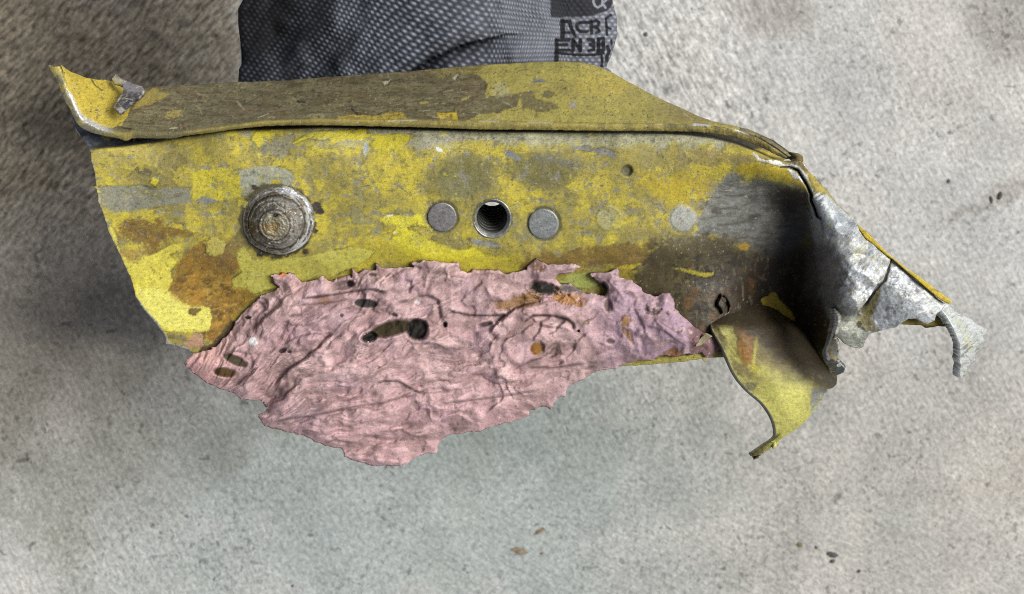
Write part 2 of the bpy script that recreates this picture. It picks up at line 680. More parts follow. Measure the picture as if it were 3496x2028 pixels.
    b.inputs["Strength"].default_value = 0.35
    b.inputs["Distance"].default_value = 0.0012
    hh = math2('ADD', math2('MULTIPLY', st, 0.35), math2('MULTIPLY', pit, -0.6))
    hh = math2('ADD', hh, math2('MULTIPLY', pit2, -0.8))
    L(hh, b.inputs["Height"])
    L(b.outputs[0], p.inputs["Normal"])
    return m


GE = 20.0
gv = np.array([(-GE, -GE, 0), (GE, -GE, 0), (GE, GE, 0), (-GE, GE, 0)], float)
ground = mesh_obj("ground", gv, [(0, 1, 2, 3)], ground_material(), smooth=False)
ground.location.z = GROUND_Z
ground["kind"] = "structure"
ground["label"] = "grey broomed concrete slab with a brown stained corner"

# ------------------------------------------------------------------ colours
YEL = C(210, 195, 52)
YELB = C(226, 214, 44)
YELP = C(224, 214, 92)
OLI = C(158, 146, 76)
OLID = C(128, 118, 66)
GRY = C(138, 140, 126)
GRYL = C(160, 165, 148)
GRYB = C(134, 138, 142)
BRN = C(134, 98, 46)
BRNO = C(170, 122, 44)
DRK = C(52, 48, 42)
BURN = C(76, 67, 52)
MET = C(176, 184, 192)
METL = C(214, 220, 224)
WHT = C(240, 242, 240)
PINK = C(206, 164, 166)


def yellow_base(p, seed=0, worn=0.0):
    x, y = p.x, p.y
    n1 = fbm(x, y, 210, 3, 1 + seed)
    n2 = fbm(x, y, 60, 4, 5 + seed)
    n3 = fbm(x, y, 16, 3, 9 + seed)
    m = sm(-0.35, 0.5, n1 * 0.7 + n2 * 0.5 + n3 * 0.2)
    p.c[:] = C(164, 150, 72) * (1 - m[:, None]) + C(204, 186, 60) * m[:, None]
    p.blend(0.5 * sm(0.1, 0.5, fbm(x, y, 95, 4, 21 + seed)), C(140, 132, 82))
    # flakes: top coat gone, crisp edges
    fl = fbm(x, y, 85, 5, 31 + seed, 0.62)
    p.blend(0.75 * sm(0.42 - worn, 0.46 - worn, fl), C(146, 137, 92), dh=-1.2)
    p.blend(0.7 * sm(0.56 - worn, 0.59 - worn, fbm(x, y, 60, 5, 41 + seed, 0.6)), C(140, 138, 118), dh=-1.2)


def speckle(p, seed=0, amt=1.0):
    x, y = p.x, p.y
    # small dark chips and fine horizontal checks in the paint
    s1 = fbm(x, y, 9, 2, 51 + seed)
    zone = sm(-0.25, 0.35, fbm(x, y, 140, 3, 55 + seed))
    p.blend(amt * 0.75 * sm(0.62, 0.78, s1) * (0.35 + 0.65 * zone), C(72, 68, 52), dh=-0.6)
    s2 = fbm(x, y * 2.6, 15, 3, 61 + seed)
    p.blend(amt * 0.55 * sm(0.55, 0.8, s2) * zone, C(84, 80, 58), dh=-0.5)
    s3 = fbm(x, y, 7, 2, 71 + seed)
    p.blend(amt * 0.4 * sm(0.72, 0.9, s3), C(222, 220, 205))
    s4 = fbm(x, y * 1.5, 6.5, 2, 75 + seed)
    p.blend(amt * 0.5 * sm(0.45, 0.8, s4) * (.4 + .6 * zone), p.c * .45)
    # short scratches
    rg = np.random.default_rng(900 + seed)
    x0, x1, y0, y1 = x.min(), x.max(), y.min(), y.max()
    for k in range(int(90 * amt) if amt > .3 else 0):
        a = np.array([rg.uniform(x0, x1), rg.uniform(y0, y1)])
        an = rg.normal(0.1, .45)
        L = rg.uniform(8, 42)
        b = a + L * np.array([math.cos(an), math.sin(an)])
        p.line(np.array([a, (a + b) / 2 + rg.normal(0, 2, 2), b]), rg.uniform(.8, 1.6), C(92, 86, 64) if rg.random() < .65 else C(214, 206, 176), a=rg.uniform(.35, .8), soft=1.2, warp=1.2)
    g = 1 + 0.14 * fbm(x * .3, y * 1.3, 7, 3, 83 + seed) + 0.17 * fbm(x, y, 11, 3, 81 + seed) + 0.10 * fbm(x, y, 4.5, 1, 85 + seed)
    p.c *= g[:, None]


# ------------------------------------------------------------------ shape of the web plate
def Tz(y):
    return 0.35 * (750 - y)


CP = []
for cx in (420, 760, 1100, 1450, 1800, 2120):
    low = cx > 700
    for yy, d in ((395, -150), (440, -66), (465, -30), (500, -9), (545, 0), (640, 0), (750, 0), (850, 0 if low else 4)):
        CP.append((cx, yy, Tz(yy) + d))
    for yy, d, dl in ((895, -8, 8), (935, -40, 8), (985, -66, 6), (1100, -84, 0), (1250, -92, -20), (1500, -95, -60)):
        CP.append((cx, yy, Tz(yy) + (d if low else dl)))
for yy in (450, 600, 750, 900, 1050, 1200):
    CP.append((300, yy, Tz(yy) + (25 if yy > 500 else -20)))
CP += [(2300, 450, 62), (2300, 520, 78), (2300, 640, 36), (2300, 750, -2), (2300, 860, -46), (2300, 950, -105), (2300, 1100, -165), (2300, 1230, -205),
       (2420, 455, 72), (2420, 530, 88), (2420, 620, 38), (2420, 750, -28), (2420, 860, -85), (2420, 960, -125), (2420, 1100, -150), (2420, 1230, -200),
       (2530, 480, 92), (2530, 545, 96), (2530, 620, 30), (2530, 750, -52), (2530, 900, -150), (2530, 1050, -205), (2530, 1220, -300),
       (2620, 520, 112), (2620, 580, 100), (2620, 650, 8), (2620, 760, -88), (2620, 900, -200), (2620, 1050, -340), (2620, 1240, -470),
       (2690, 560, 106), (2690, 620, 84), (2690, 700, -36), (2690, 800, -122), (2690, 950, -250), (2690, 1100, -450), (2690, 1270, -540),
       (2745, 600, 108), (2745, 680, 66), (2750, 760, -30), (2750, 850, -84), (2750, 1000, -200), (2760, 1130, -440), (2760, 1280, -540),
       (2800, 650, 112), (2800, 720, 100), (2800, 800, 58), (2800, 900, 22), (2800, 1000, -50), (2810, 1110, -270), (2830, 1260, -460),
       (2850, 700, 96), (2850, 780, 104), (2850, 880, 94), (2850, 980, 60), (2850, 1060, 10),
       (2900, 740, 80), (2900, 800, 112), (2900, 900, 132), (2900, 1000, 118), (2900, 1080, 60),
       (2960, 800, 84), (2960, 900, 124), (2960, 1010, 126), (3035, 872, 96), (3030, 950, 116)]

CRACK = R(9, [(560, 345), (640, 340), (700, 340), (780, 370), (850, 400), (900, 480), (950, 560), (1010, 660), (1070, 800), (1070, 900), (1130, 1030), (1170, 1160), (1230, 1215)])
BURNH = [R(11, [(320, 130), (280, 200), (265, 270), (310, 310), (335, 360)]), R(11, [(370, 150), (420, 210), (440, 270), (420, 340)])]
YB = np.array([(200, 512), (309, 512), (360, 506), (408, 503), (510, 489), (613, 472), (715, 456), (798, 444), (900, 436), (1100, 428), (3200, 400)], float)
BOLT = (951.0, 750.0)
HOLE = (1680.0, 745.0, 59.0, 62.0)


def body_z(x, y, detail=True):
    z = tps(CP, x, y)
    # at the left end the skin breaks off along its top edge and a sheet lies deeper behind
    yb = np.interp(x, YB[:, 0], YB[:, 1])
    stp = np.interp(x, [300, 500, 720, 900], [115, 95, 45, 0])
    z = z - stp * sm(-2, 12, yb - y)
    gy = np.interp(x, [700, 900, 1100, 1700, 2264, 2346, 2428, 2510, 2593, 2634, 2691, 2760], [450, 442, 434, 449, 454, 459, 470, 489, 522, 540, 553, 540])
    z = z - 90 * sm(-2, 9, gy - y) * sm(2740, 2690, x) * sm(700, 900, x)
    if not detail:
        return z
    d = np.hypot(x - 2140, y - 582)
    z = z - 13 * sm(24, 10, d)
    for c, r in (((1582, 600), (100, 80)), ((1850, 575), (110, 60)), ((700, 900), (150, 90)), ((480, 640), (90, 60))):
        e = ((x - c[0]) / r[0]) ** 2 + ((y - c[1]) / r[1]) ** 2
        z = z - 5 * np.exp(-e * 1.4)
    e = np.hypot(x - 2078, y - 745)
    z = z + 3.0 * sm(46, 40, e)
    e = np.hypot(x - 2332, y - 747)
    z = z + 3.5 * sm(46, 40, e)
    dd, t = d_line(x, y, CRACK)
    z = z - 26 * sm(6.5, 2.0, dd) * sm(0, 0.25, t) * sm(1.0, 0.9, t)
    for b in BURNH:
        dd, t = d_line(x, y, b)
        z = z - 30 * sm(7, 3, dd)
    z = z + 3.0 * fbm(x, y, 130, 3, 400) + 1.0 * fbm(x, y, 30, 3, 410) + 0.45 * fbm(x, y, 9, 2, 420)
    # rough crumpled right wall
    rw = sm(2760, 2900, x) * sm(640, 800, y)
    cr = 1 - 2 * np.abs(fbm(x + .5 * y, y - .5 * x, 110, 2, 431))
    z = z + rw * (5 * fbm(x, y, 70, 3, 430) + 8 * cr + 1.0 * fbm(x, y, 14, 3, 432))
    return z


frag = empty("metal_fragment", (0, 0, 0), "torn piece of yellow painted metal with bolt and pink filler, held in a grey glove", "metal fragment")

BODY = np.concatenate([
    np.array([(246, 398), (256, 430), (272, 458), (292, 488), (306, 508)], float),
    R(1, [(510, 830), (515, 900), (545, 1000), (560, 1150), (590, 1280)]),
    R(2, [(205, 200), (255, 320), (290, 450), (340, 560), (400, 680), (450, 790), (500, 900), (520, 1010), (600, 1130), (690, 1230), (760, 1330), (770, 1400), (850, 1415), (960, 1455)]),
    np.array([(700, 1225), (900, 1215), (1200, 1230), (1600, 1240), (2000, 1252), (2120, 1250), (2198, 1246), (2321, 1236), (2395, 1224), (2406, 1236), (2415, 1222), (2485, 1219),
              (2600, 1270), (2700, 1300), (2800, 1300), (2842, 1290), (2842, 1240), (2835, 1180), (2832, 1120), (2836, 1070), (2860, 1075)], float),
    R(10, [(470, 718), (560, 660), (620, 600), (660, 540), (700, 480), (745, 400), (830, 310), (880, 190), (910, 80)]),
    np.array([(3030, 866), (2990, 820), (2954, 785), (2923, 766), (2900, 733), (2859, 696), (2831, 659), (2798, 622), (2761, 585), (2740, 556), (2700, 522), (2640, 478), (2560, 445), (2470, 428), (2380, 405), (2100, 392), (1500, 390), (1000, 388), (500, 392)], float)])

bx, by, bF = grid_sheet(BODY, 3.4, hole=HOLE, ragged=2.2, seed=1)
bp = Paint(bx, by)


def paint_body(p):
    x, y = p.x, p.y
    yellow_base(p)
    bleed = fbm(x, y, 40, 4, 150)
    # shoulder along the top: paint rubbed down to grey
    top = sm(512, 474, y + 18 * bleed) * sm(900, 1350, x)
    p.blend(0.92 * top, C(184, 184, 152), dh=-1)
    p.blend(.6 * top * sm(.35, .6, fbm(x, y, 8, 3, 152)), C(96, 98, 88))
    p.blend(0.5 * top * sm(0.1, 0.5, fbm(x, y, 26, 4, 151)), GRYB)
    gy = np.interp(x, [700, 900, 1100, 1700, 2264, 2346, 2428, 2510, 2593, 2634, 2691, 2760], [450, 442, 434, 449, 454, 459, 470, 489, 522, 540, 553, 540])
    p.blend(.95 * sm(-6, 2, gy - y) * sm(2740, 2690, x) * sm(700, 900, x), C(70, 66, 58))  # seam under the flange darkened in the colour, as shade
    topl = sm(500, 455, y + 14 * bleed) * sm(1000, 700, x)
    p.blend(0.55 * topl, C(150, 142, 96))
    # soft-edged darker ovals
    p.ell((1582, 600), (108, 88), C(120, 114, 70), edge=0.35, warp=0.25, a=0.85)
    p.ell((1575, 640), (60, 40), C(140, 136, 96), edge=0.5, warp=0.4, a=0.6)
    p.ell((1850, 575), (120, 66), C(114, 108, 66), edge=0.4, warp=0.25, a=0.85)
    # left end
    p.poly(R(1, [(510, 815), (1000, 750), (1350, 720), (1350, 1100), (900, 1090), (550, 1110)]), C(188, 170, 66), 6, 10, 0.65, var=.1)
    p.poly(R(1, [(1060, 900), (1110, 840), (1200, 815), (1290, 870), (1310, 910), (1230, 960), (1180, 1060), (1250, 1130), (1050, 1120), (920, 1090), (790, 1050), (860, 990), (900, 955), (1060, 955)]), C(140, 128, 78), 2, 5, .9, dh=-1.5)
    p.poly(R(1, [(550, 1110), (900, 1100), (1010, 1130), (1350, 1120), (1350, 1245), (1100, 1280), (900, 1310), (700, 1330), (580, 1260)]), GRY, 2, 5, dh=-1.5, var=.08)
    p.poly(R(1, [(870, 1130), (1050, 1150), (1140, 1190), (1060, 1220), (930, 1180)]), OLID, 8, 6, .6)
    p.poly(R(1, [(880, 970), (950, 955), (1020, 985), (1000, 1020), (900, 1010)]), C(96, 88, 66), 3, 8, .9, dh=-1)
    p.poly(R(1, [(1000, 1080), (1030, 1030), (1085, 1020), (1075, 1080), (1050, 1115)]), YEL, 2, 3)
    p.poly(R(1, [(1350, 1000), (1600, 960), (1770, 1010), (1790, 1180), (1560, 1250), (1350, 1220)]), YEL, 2, 7, .8, var=.1)
    p.poly(R(1, [(1380, 1240), (1450, 1200), (1540, 1220), (1580, 1240), (1500, 1250)]), GRYB, 2, 3)
    p.poly(R(1, [(1850, 720), (1890, 650), (2000, 655), (2010, 720), (1905, 790)]), YEL, 1.5, 4, dh=1.2)
    p.poly(R(1, [(1920, 850), (2030, 700), (2200, 680), (2180, 800), (2100, 900), (2060, 870), (1980, 830)]), C(146, 145, 134), 2, 9, .85, dh=-1.2)
    p.poly(R(1, [(1700, 640), (1850, 660), (1840, 700), (1760, 690)]), C(152, 150, 136), 2, 7, .8)
    p.poly(R(1, [(1745, 980), (1900, 945), (2090, 945), (2180, 985), (2215, 1060), (2180, 1110), (2060, 1095), (1900, 1130), (1830, 1200), (1770, 1180)]), GRYL, 1.5, 4, dh=-1.5, var=.06)
    p.ell(tuple(R(1, [(2050, 1080)])[0]), (19, 10), YEL, warp=.3)
    # upper middle strips
    p.poly(R(3, [(440, 890), (500, 845), (580, 808), (880, 797), (910, 830), (1180, 828), (1235, 842), (1170, 862), (1120, 905), (930, 905), (880, 855), (760, 860), (690, 892), (650, 862), (540, 850)]), YEL, 1.5, 4, dh=1, var=.08)
    p.poly(R(4, [(-100, 160), (125, 155), (130, 190), (500, 188), (470, 250), (400, 325), (190, 312), (150, 240), (0, 232)]), YEL, 1.5, 5, dh=1, var=.1)
    p.poly(R(4, [(470, 300), (500, 215), (640, 190), (1000, 230), (1080, 220), (1000, 280), (830, 250), (690, 290), (560, 330)]), C(158, 156, 134), 3, 9, .85)
    p.poly(R(4, [(830, 260), (1000, 235), (1140, 240), (1340, 300), (1330, 330), (1180, 310), (1000, 320), (860, 300)]), C(196, 178, 66), 2, 7, .8)
    p.ell(tuple(R(4, [(120, 310)])[0]), (9, 22), C(196, 204, 204), rot=8, met=.4, rough=.4)
    p.ell(tuple(R(4, [(730, 322)])[0]), (13, 6), C(206, 212, 214), rot=32, warp=.5, rough=.4)
    p.poly(R(4, [(1250, 335), (1330, 328), (1420, 392), (1400, 410), (1290, 380)]), GRYB, 2, 4)
    p.poly(R(4, [(1820, 290), (1980, 290), (1990, 320), (2100, 300), (2180, 340), (2195, 388), (2130, 365), (1990, 330), (1850, 320)]), GRYB, 2, 4)
    p.poly(R(4, [(1450, 375), (1600, 365), (1750, 395), (1920, 460), (1830, 488), (1700, 435), (1480, 412)]), C(108, 110, 100), 3, 9, .8)
    p.poly(R(4, [(800, 345), (1000, 335), (960, 365), (840, 370)]), C(150, 150, 140), 3, 8, .7)
    # bright field left of and below the plugs
    p.poly(R(4, [(210, 920), (290, 860), (580, 855), (620, 930), (640, 970), (560, 960), (470, 962), (520, 1000), (640, 1060), (760, 1112), (900, 1165), (1000, 1130), (1080, 1180), (1330, 1230), (1100, 1290), (900, 1260), (700, 1250), (500, 1220), (330, 1120), (340, 1010), (380, 950)]), YELB, 3, 7, .9, dh=.6, var=.08)
    p.poly(R(4, [(0, 1110), (340, 1080), (700, 1230), (1400, 1180), (1480, 1280), (1350, 1340), (900, 1300), (200, 1260), (0, 1330)]), C(196, 180, 48), 6, 9, .8, var=.08)
    p.poly(R(4, [(0, 790), (60, 800), (120, 870), (205, 910), (200, 940), (0, 950)]), C(142, 138, 104), 2, 8, .85)
    p.poly(R(4, [(640, 1040), (760, 1060), (900, 1062), (1000, 1135), (860, 1150), (770, 1118)]), C(140, 130, 70), 3, 6, .85)
    p.poly(R(4, [(970, 1060), (1060, 1060), (1250, 1120), (1200, 1142), (1100, 1122), (1010, 1102)]), C(176, 182, 182), 2, 8, .9, met=.4, rough=.4)
    p.ell(tuple(R(4, [(320, 868)])[0]), (10, 4), C(220, 220, 205), warp=.6)
    p.ell(tuple(R(4, [(362, 1012)])[0]), (6, 3), C(220, 220, 205), warp=.6)
    p.line(R(4, [(360, 600), (420, 640), (470, 680)]), 2.5, C(96, 96, 88), a=.8)
    p.ell((2078, 745), (41, 42), C(176, 170, 120), edge=.3, warp=.4, a=.8)
    # saturated yellow to the right
    p.poly(R(7, [(190, 500), (500, 520), (830, 560), (835, 650), (780, 720), (520, 780), (430, 800), (380, 760), (300, 650), (180, 580)]), C(196, 172, 40), 16, 18, .8, var=.08)
    p.poly(R(7, [(1000, 450), (1250, 430), (1440, 480), (1580, 600), (1560, 640), (1380, 560), (1180, 560), (1010, 510)]), C(190, 166, 44), 8, 12, .9)
    p.poly(R(7, [(580, 335), (640, 340), (700, 380), (680, 410), (610, 380)]), YEL, 2, 4)
    p.poly(R(7, [(700, 300), (1000, 340), (1180, 380), (1170, 430), (1000, 430), (800, 460), (600, 440), (480, 400)]), C(138, 122, 88), 4, 14, .7)
    p.ell((2140, 582), (21, 20), C(112, 106, 78), warp=.1)
    p.chips = False
    # pocket: paint gone, grey primer, then burnt and oily, with shade painted over
    p.poly(R(7, [(870, 570), (960, 515), (1100, 560), (1250, 572), (1400, 640), (1580, 665), (1640, 760), (1640, 1000), (1500, 1200), (1300, 1250), (1100, 1150), (900, 1040), (640, 1040), (720, 800), (800, 660)]), C(132, 137, 136), 12, 20, .9, rough=.5, var=.25)
    hs = fbm(x * .3 + y * .05, y * 1.2, 22, 5, 174, .62)
    pk = sm(2330, 2420, x + 30 * p.wn) * sm(2780, 2700, x) * sm(590, 640, y)
    p.blend(.7 * pk * sm(.1, .5, hs), C(84, 84, 80))
    p.blend(.45 * pk * sm(.25, .55, -hs), C(162, 166, 164))
    p.blend(.5 * sm(.0, .4, fbm(x, y * 1.5, 30, 4, 173)) * sm(2420, 2500, x) * sm(2760, 2700, x) * sm(590, 640, y), C(104, 104, 98))
    p.poly(R(7, [(1000, 520), (1150, 545), (1400, 600), (1620, 700), (1640, 800), (1400, 680), (1180, 600), (1040, 570)]), C(104, 106, 92), 8, 10, .7)
    p.ell(tuple(R(7, [(1450, 740)])[0]), (60, 40), C(58, 46, 30), warp=.5, edge=.5, a=.85)
    p.ell(tuple(R(7, [(1150, 880)])[0]), (30, 10), C(70, 66, 60), rot=-20, warp=.6, edge=.4, a=.8)
    p.ell(tuple(R(7, [(840, 830)])[0]), (20, 12), C(80, 76, 70), rot=30, warp=.8, edge=.3, a=.8)
    pocket_shade = sm(2380, 2740, x + 40 * p.wn) * sm(600, 700, y + .15 * (2700 - x)) * sm(2800, 2740, x)  # soft shade of the pocket put into the colour
    p.blend(.75 * pocket_shade, C(60, 56, 50))
    stk = fbm((x + y * 0.35), y * 4, 60, 4, 160)
    p.blend(0.5 * sm(.1, .6, stk) * sm(2380, 2480, x) * sm(2720, 2640, x) * sm(600, 650, y), C(96, 94, 88))
    p.ell((2332, 747), (46, 45), C(172, 176, 170), edge=.2, warp=.25, a=.95)
    p.poly(R(4, [(1480, 1200), (1700, 1180), (2000, 1130), (2500, 1080), (2500, 1300), (2200, 1300), (1900, 1290), (1750, 1320), (1560, 1300), (1400, 1290)]), C(122, 96, 52), 12, 20, .85, var=.35)
    p.blend(.6 * sm(.0, .5, fbm(x, y * 3.5, 60, 4, 207)) * sm(1780, 1860, x) * sm(2400, 2300, x) * sm(840, 860, y) * sm(950, 920, y), C(150, 124, 58))
    burn = R(7, [(330, 1080), (560, 1030), (900, 1020), (1150, 1160), (1320, 1250), (1500, 1210), (1660, 1020), (1740, 1200), (1790, 1500), (1800, 2000), (400, 2000), (200, 1500), (100, 1380)])
    p.poly(burn, BURN, 26, 26, .9, rough=.5, var=.3)
    p.blend(.7 * sm(2150, 2560, x + 40 * p.wn) * sm(800, 900, y + 26 * p.wn) * sm(2790, 2730, x), C(50, 46, 41))
    p.poly(R(7, [(1250, 1250), (1700, 1100), (1760, 1300), (1780, 1800), (1300, 1900), (900, 1500)]), C(54, 42, 28), 20, 26, .75, rough=.5, var=.3)
    bz_ = sm(2230, 2330, x + 20 * p.wn) * sm(830, 900, y + 16 * p.wn) * sm(2790, 2700, x)
    p.blend(.75 * bz_ * sm(-.1, .35, fbm(x, y, 26, 5, 171, .65)), C(42, 38, 34))
    p.blend(.5 * bz_ * sm(.3, .55, fbm(x * 1.4, y * .6, 20, 4, 172)), C(122, 108, 84))
    rust = sm(.15, .6, fbm(x, y, 70, 4, 170)) * sm(2150, 2350, x) * sm(870, 960, y) * sm(2800, 2700, x)
    p.blend(.5 * rust, C(118, 80, 40))
    p.poly(R(6, [(1460, 150), (1600, 130), (1680, 113), (1690, 126), (1590, 167), (1470, 168)]), C(196, 176, 50), 2, 4)
    p.poly(R(6, [(1940, 160), (2060, 160), (2150, 195), (2290, 190), (2290, 230), (2200, 235), (2060, 200)]), C(164, 152, 44), 2, 5)
    p.poly(R(7, [(1000, 1110), (1080, 1090), (1120, 1120), (1100, 1150), (1040, 1150)]), C(170, 134, 40), 3, 5, .8)
    p.poly(R(6, [(1000, 270), (1100, 210), (1240, 205), (1330, 300), (1240, 330), (1050, 310)]), C(172, 178, 92), 2, 4)
    p.poly(R(11, [(880, 150), (1010, 120), (1060, 70), (1130, 80), (1160, 170), (1220, 240), (1350, 350), (1395, 480), (1240, 505), (1170, 400), (1180, 340), (1080, 310), (1000, 340), (940, 270)]), C(196, 172, 56), 1.5, 3)
    for b in BURNH:
        p.line(b, 3.4, C(16, 15, 14), warp=4, taper=True)
    p.chips = True
    # right wall: bare aluminium
    wallp = R(8, [(590, 20), (640, -60), (700, -10), (800, 60), (870, 130), (1050, 280), (1030, 380), (960, 470), (810, 640), (700, 620), (650, 500), (640, 350), (620, 180)])
    p.poly(wallp, C(186, 192, 196), 10, 10, .95, met=.3, rough=.5, var=.1)
    p.poly(R(9, [(1130, 800), (1330, 790), (1560, 1000), (1860, 1320), (1840, 1480), (1300, 1480), (1230, 1230), (1180, 1150), (1090, 930)]), C(160, 170, 178), 3, 5, .9, met=.3, rough=.5, var=.08)
    p.poly(R(10, [(0, 0), (250, -100), (420, 120), (520, 330), (480, 600), (350, 720), (220, 640), (0, 500)]), C(108, 106, 104), 22, 24, .8, met=.4, rough=.5, var=.2)  # left of the wall darkened in the colour, as soft shading
    sx_, sy_ = (x * .62 + y * .78), (x * .78 - y * .62)
    sp = .7 * fbm(sx_ * .28, sy_, 13, 4, 180, .6) + .5 * fbm(x, y, 26, 4, 185)
    rm = sm(2840, 2900, x) * sm(690, 760, y)
    p.blend(rm * .85 * sm(-.1, .3, sp + .6 * fbm(x, y, 70, 3, 182)), C(212, 220, 226), met=.3, rough=.42, dh=.5)
    p.blend(rm * .6 * sm(.1, .5, fbm((x - y) * .5, x + y, 16, 4, 183)), C(140, 146, 148))
    p.blend(rm * .5 * sm(.45, .65, fbm(x, y, 16, 4, 181, .65)), C(110, 112, 112), met=.3)
    p.blend(rm * .7 * sm(.5, .62, fbm((x + y) * .6, (y - x) * 1.3, 12, 4, 184, .65)), C(246, 249, 252), met=.1, rough=.4, dh=.4)  # near-white flecks painted as glints
    p.poly(R(10, [(500, 0), (640, -60), (640, 60), (560, 110), (520, 60)]), C(178, 172, 118), 10, 8, .6, met=.3)
    p.poly(R(9, [(950, 340), (1050, 420), (1170, 560), (1340, 770), (1200, 790), (1100, 640), (1000, 450)]), C(204, 182, 78), 2, 4, .9)
    p.poly(R(9, [(100, 40), (330, 60), (560, 130), (700, 260), (560, 240), (300, 180), (150, 140)]), C(196, 174, 66), 3, 5, .8)
    p.poly(R(9, [(95, 100), (180, 165), (330, 215), (560, 235), (600, 290), (700, 300), (860, 320), (900, 400), (1000, 470), (1060, 640), (1110, 790), (1060, 740), (990, 580), (860, 420), (720, 365), (480, 315), (340, 270), (170, 235)]), WHT, 1.5, 5, .95, met=.2, rough=.4, dh=1)
    p.poly(R(9, [(690, 380), (780, 410), (880, 500), (970, 615), (880, 560), (780, 530)]), C(226, 232, 240), 1.5, 4, .95, met=.3, rough=.4)
    p.poly(R(9, [(680, 170), (810, 150), (860, 200), (960, 300), (1040, 430), (980, 400), (880, 330), (740, 270)]), C(110, 92, 70), 2, 6, .9)
    p.line(CRACK, 3.6, C(14, 15, 18), warp=1.5, soft=1.2)
    for q in ([(1130, 830), (1210, 780)], [(1180, 880), (1260, 820)], [(1240, 930), (1330, 950)], [(1240, 970), (1290, 930)], [(1310, 1060), (1330, 1000)]):
        p.line(R(9, q), 2.5, WHT, warp=3)
    # sheet behind the broken top edge, left end; gap shade and lit edge painted
    yb = np.interp(x, YB[:, 0], YB[:, 1])
    back = sm(0, 5, yb - y) * sm(900, 760, x)
    p.blend(back, C(98, 108, 118), met=.4, rough=.5)
    p.blend(back * sm(330, 450, x), C(40, 42, 46))
    p.blend(back * sm(330, 290, x - (y - 480) * .4), C(140, 148, 160), met=.4)
    p.blend(back * .7 * sm(0.2, .6, fbm(x, y, 40, 3, 190)), C(70, 66, 64))
    # lower left: brown varnish, broken yellow
    p.poly(R(2, [(350, 420), (420, 350), (640, 345), (790, 350), (760, 400), (930, 440), (1000, 480), (740, 560), (700, 660), (660, 670), (580, 570), (500, 540), (380, 500)]), C(126, 94, 46), 9, 16, .92, var=.35)
    p.poly(R(2, [(420, 380), (700, 370), (640, 470), (560, 500), (450, 450)]), C(120, 96, 48), 10, 12, .6)
    p.poly(R(2, [(800, 390), (860, 395), (925, 395), (915, 430), (870, 440), (790, 420)]), C(212, 188, 66), 2, 4)
    p.poly(R(2, [(880, 700), (1000, 590), (1100, 520), (1290, 640), (1400, 690), (1380, 780), (1310, 850), (1330, 930), (1470, 960), (1520, 1000), (1360, 1150), (1250, 1300), (1120, 1420), (1080, 1300), (1150, 1170), (1130, 1100), (950, 1075), (780, 1070), (810, 990), (760, 960), (830, 860), (860, 770)]), C(152, 112, 44), 6, 9, .95, rough=.5, var=.3)
    br = sm(900, 960, y + 20 * p.wn) * sm(1200, 1120, y) * sm(560, 620, x) * sm(880, 800, x)
    p.blend(.75 * br * sm(-.05, .45, fbm(x, y, 50, 4, 205)), C(100, 76, 42))
    p.blend(.8 * br * sm(.05, .5, fbm(x * .8 - y * .2, y * 1.5 + x * .3, 60, 5, 208)), C(188, 142, 56))
    p.blend(.45 * br * sm(.35, .6, fbm(x * .6 - y * .3, y * 2 + x * .5, 22, 4, 209)), C(206, 174, 84))
    p.blend(.5 * sm(.1, .5, fbm(x * .8, y, 34, 4, 206)) * sm(560, 600, x) * sm(830, 770, x) * sm(800, 860, y) * sm(960, 900, y), C(108, 86, 50))
    p.ell(tuple(R(2, [(1250, 640)])[0]), (70, 50), C(124, 98, 58), edge=.6, warp=.4, a=.7)
    p.blend(.5 * sm(.15, .5, fbm(x + y, y * 2.5 - x * .4, 70, 4, 200)) * sm(640, 720, x) * sm(860, 760, x) * sm(930, 980, y), C(192, 160, 66))
    p.poly(R(2, [(1080, 550), (1150, 510), (1250, 530), (1285, 570), (1240, 640), (1190, 670), (1090, 660), (1110, 600)]), C(200, 186, 88), 2, 8, .95, dh=1)
    p.poly(R(2, [(1370, 640), (1420, 590), (1500, 700), (1900, 680), (2300, 590), (2520, 620), (2420, 720), (2300, 780), (2100, 860), (1850, 880), (1640, 860), (1630, 890), (1700, 930), (1500, 990), (1460, 945), (1340, 925), (1320, 860), (1400, 800), (1360, 700)]), C(204, 196, 88), 2.5, 6, .9, dh=1, var=.1)
    p.poly(R(2, [(250, 330), (300, 360), (350, 480), (400, 650), (500, 700), (700, 640), (760, 610), (830, 570), (910, 580), (870, 620), (800, 650), (860, 720), (820, 800), (830, 870), (780, 960), (815, 1010), (780, 1070), (1130, 1100), (1155, 1170), (1130, 1290), (930, 1310), (780, 1300), (690, 1250), (500, 1020), (470, 840), (420, 740)]), C(226, 212, 78), 2, 5, .95, dh=1, var=.12)
    p.poly(R(2, [(360, 640), (440, 610), (560, 600), (580, 660), (530, 740), (440, 700)]), C(168, 140, 66), 3, 9, .8)
    p.poly(R(2, [(500, 940), (700, 940), (1000, 1090), (1140, 1110), (1150, 1190), (1120, 1280), (800, 1290), (600, 1130)]), C(236, 228, 112), 8, 8, .9, dh=.5)
    p.poly(R(2, [(955, 1100), (1060, 1110), (1020, 1160), (965, 1150)]), C(128, 106, 52), 1.5, 3)
    p.poly(R(2, [(780, 1310), (930, 1330), (960, 1375), (800, 1350)]), C(118, 108, 78), 2, 6)
    p.poly(R(2, [(930, 1400), (1000, 1310), (1090, 1320), (1090, 1420), (1000, 1440)]), C(186, 140, 122), 2, 8, .9)
    p.line(R(2, [(1330, 1240), (1200, 1400), (1080, 1460)]), 14, C(88, 72, 46), warp=9, soft=4)
    # metal bared along the torn left edge
    sdl = d_line(x, y, np.concatenate([R(2, [(480, 980), (600, 1130), (690, 1230), (760, 1330), (770, 1400), (960, 1455)])]))[0]
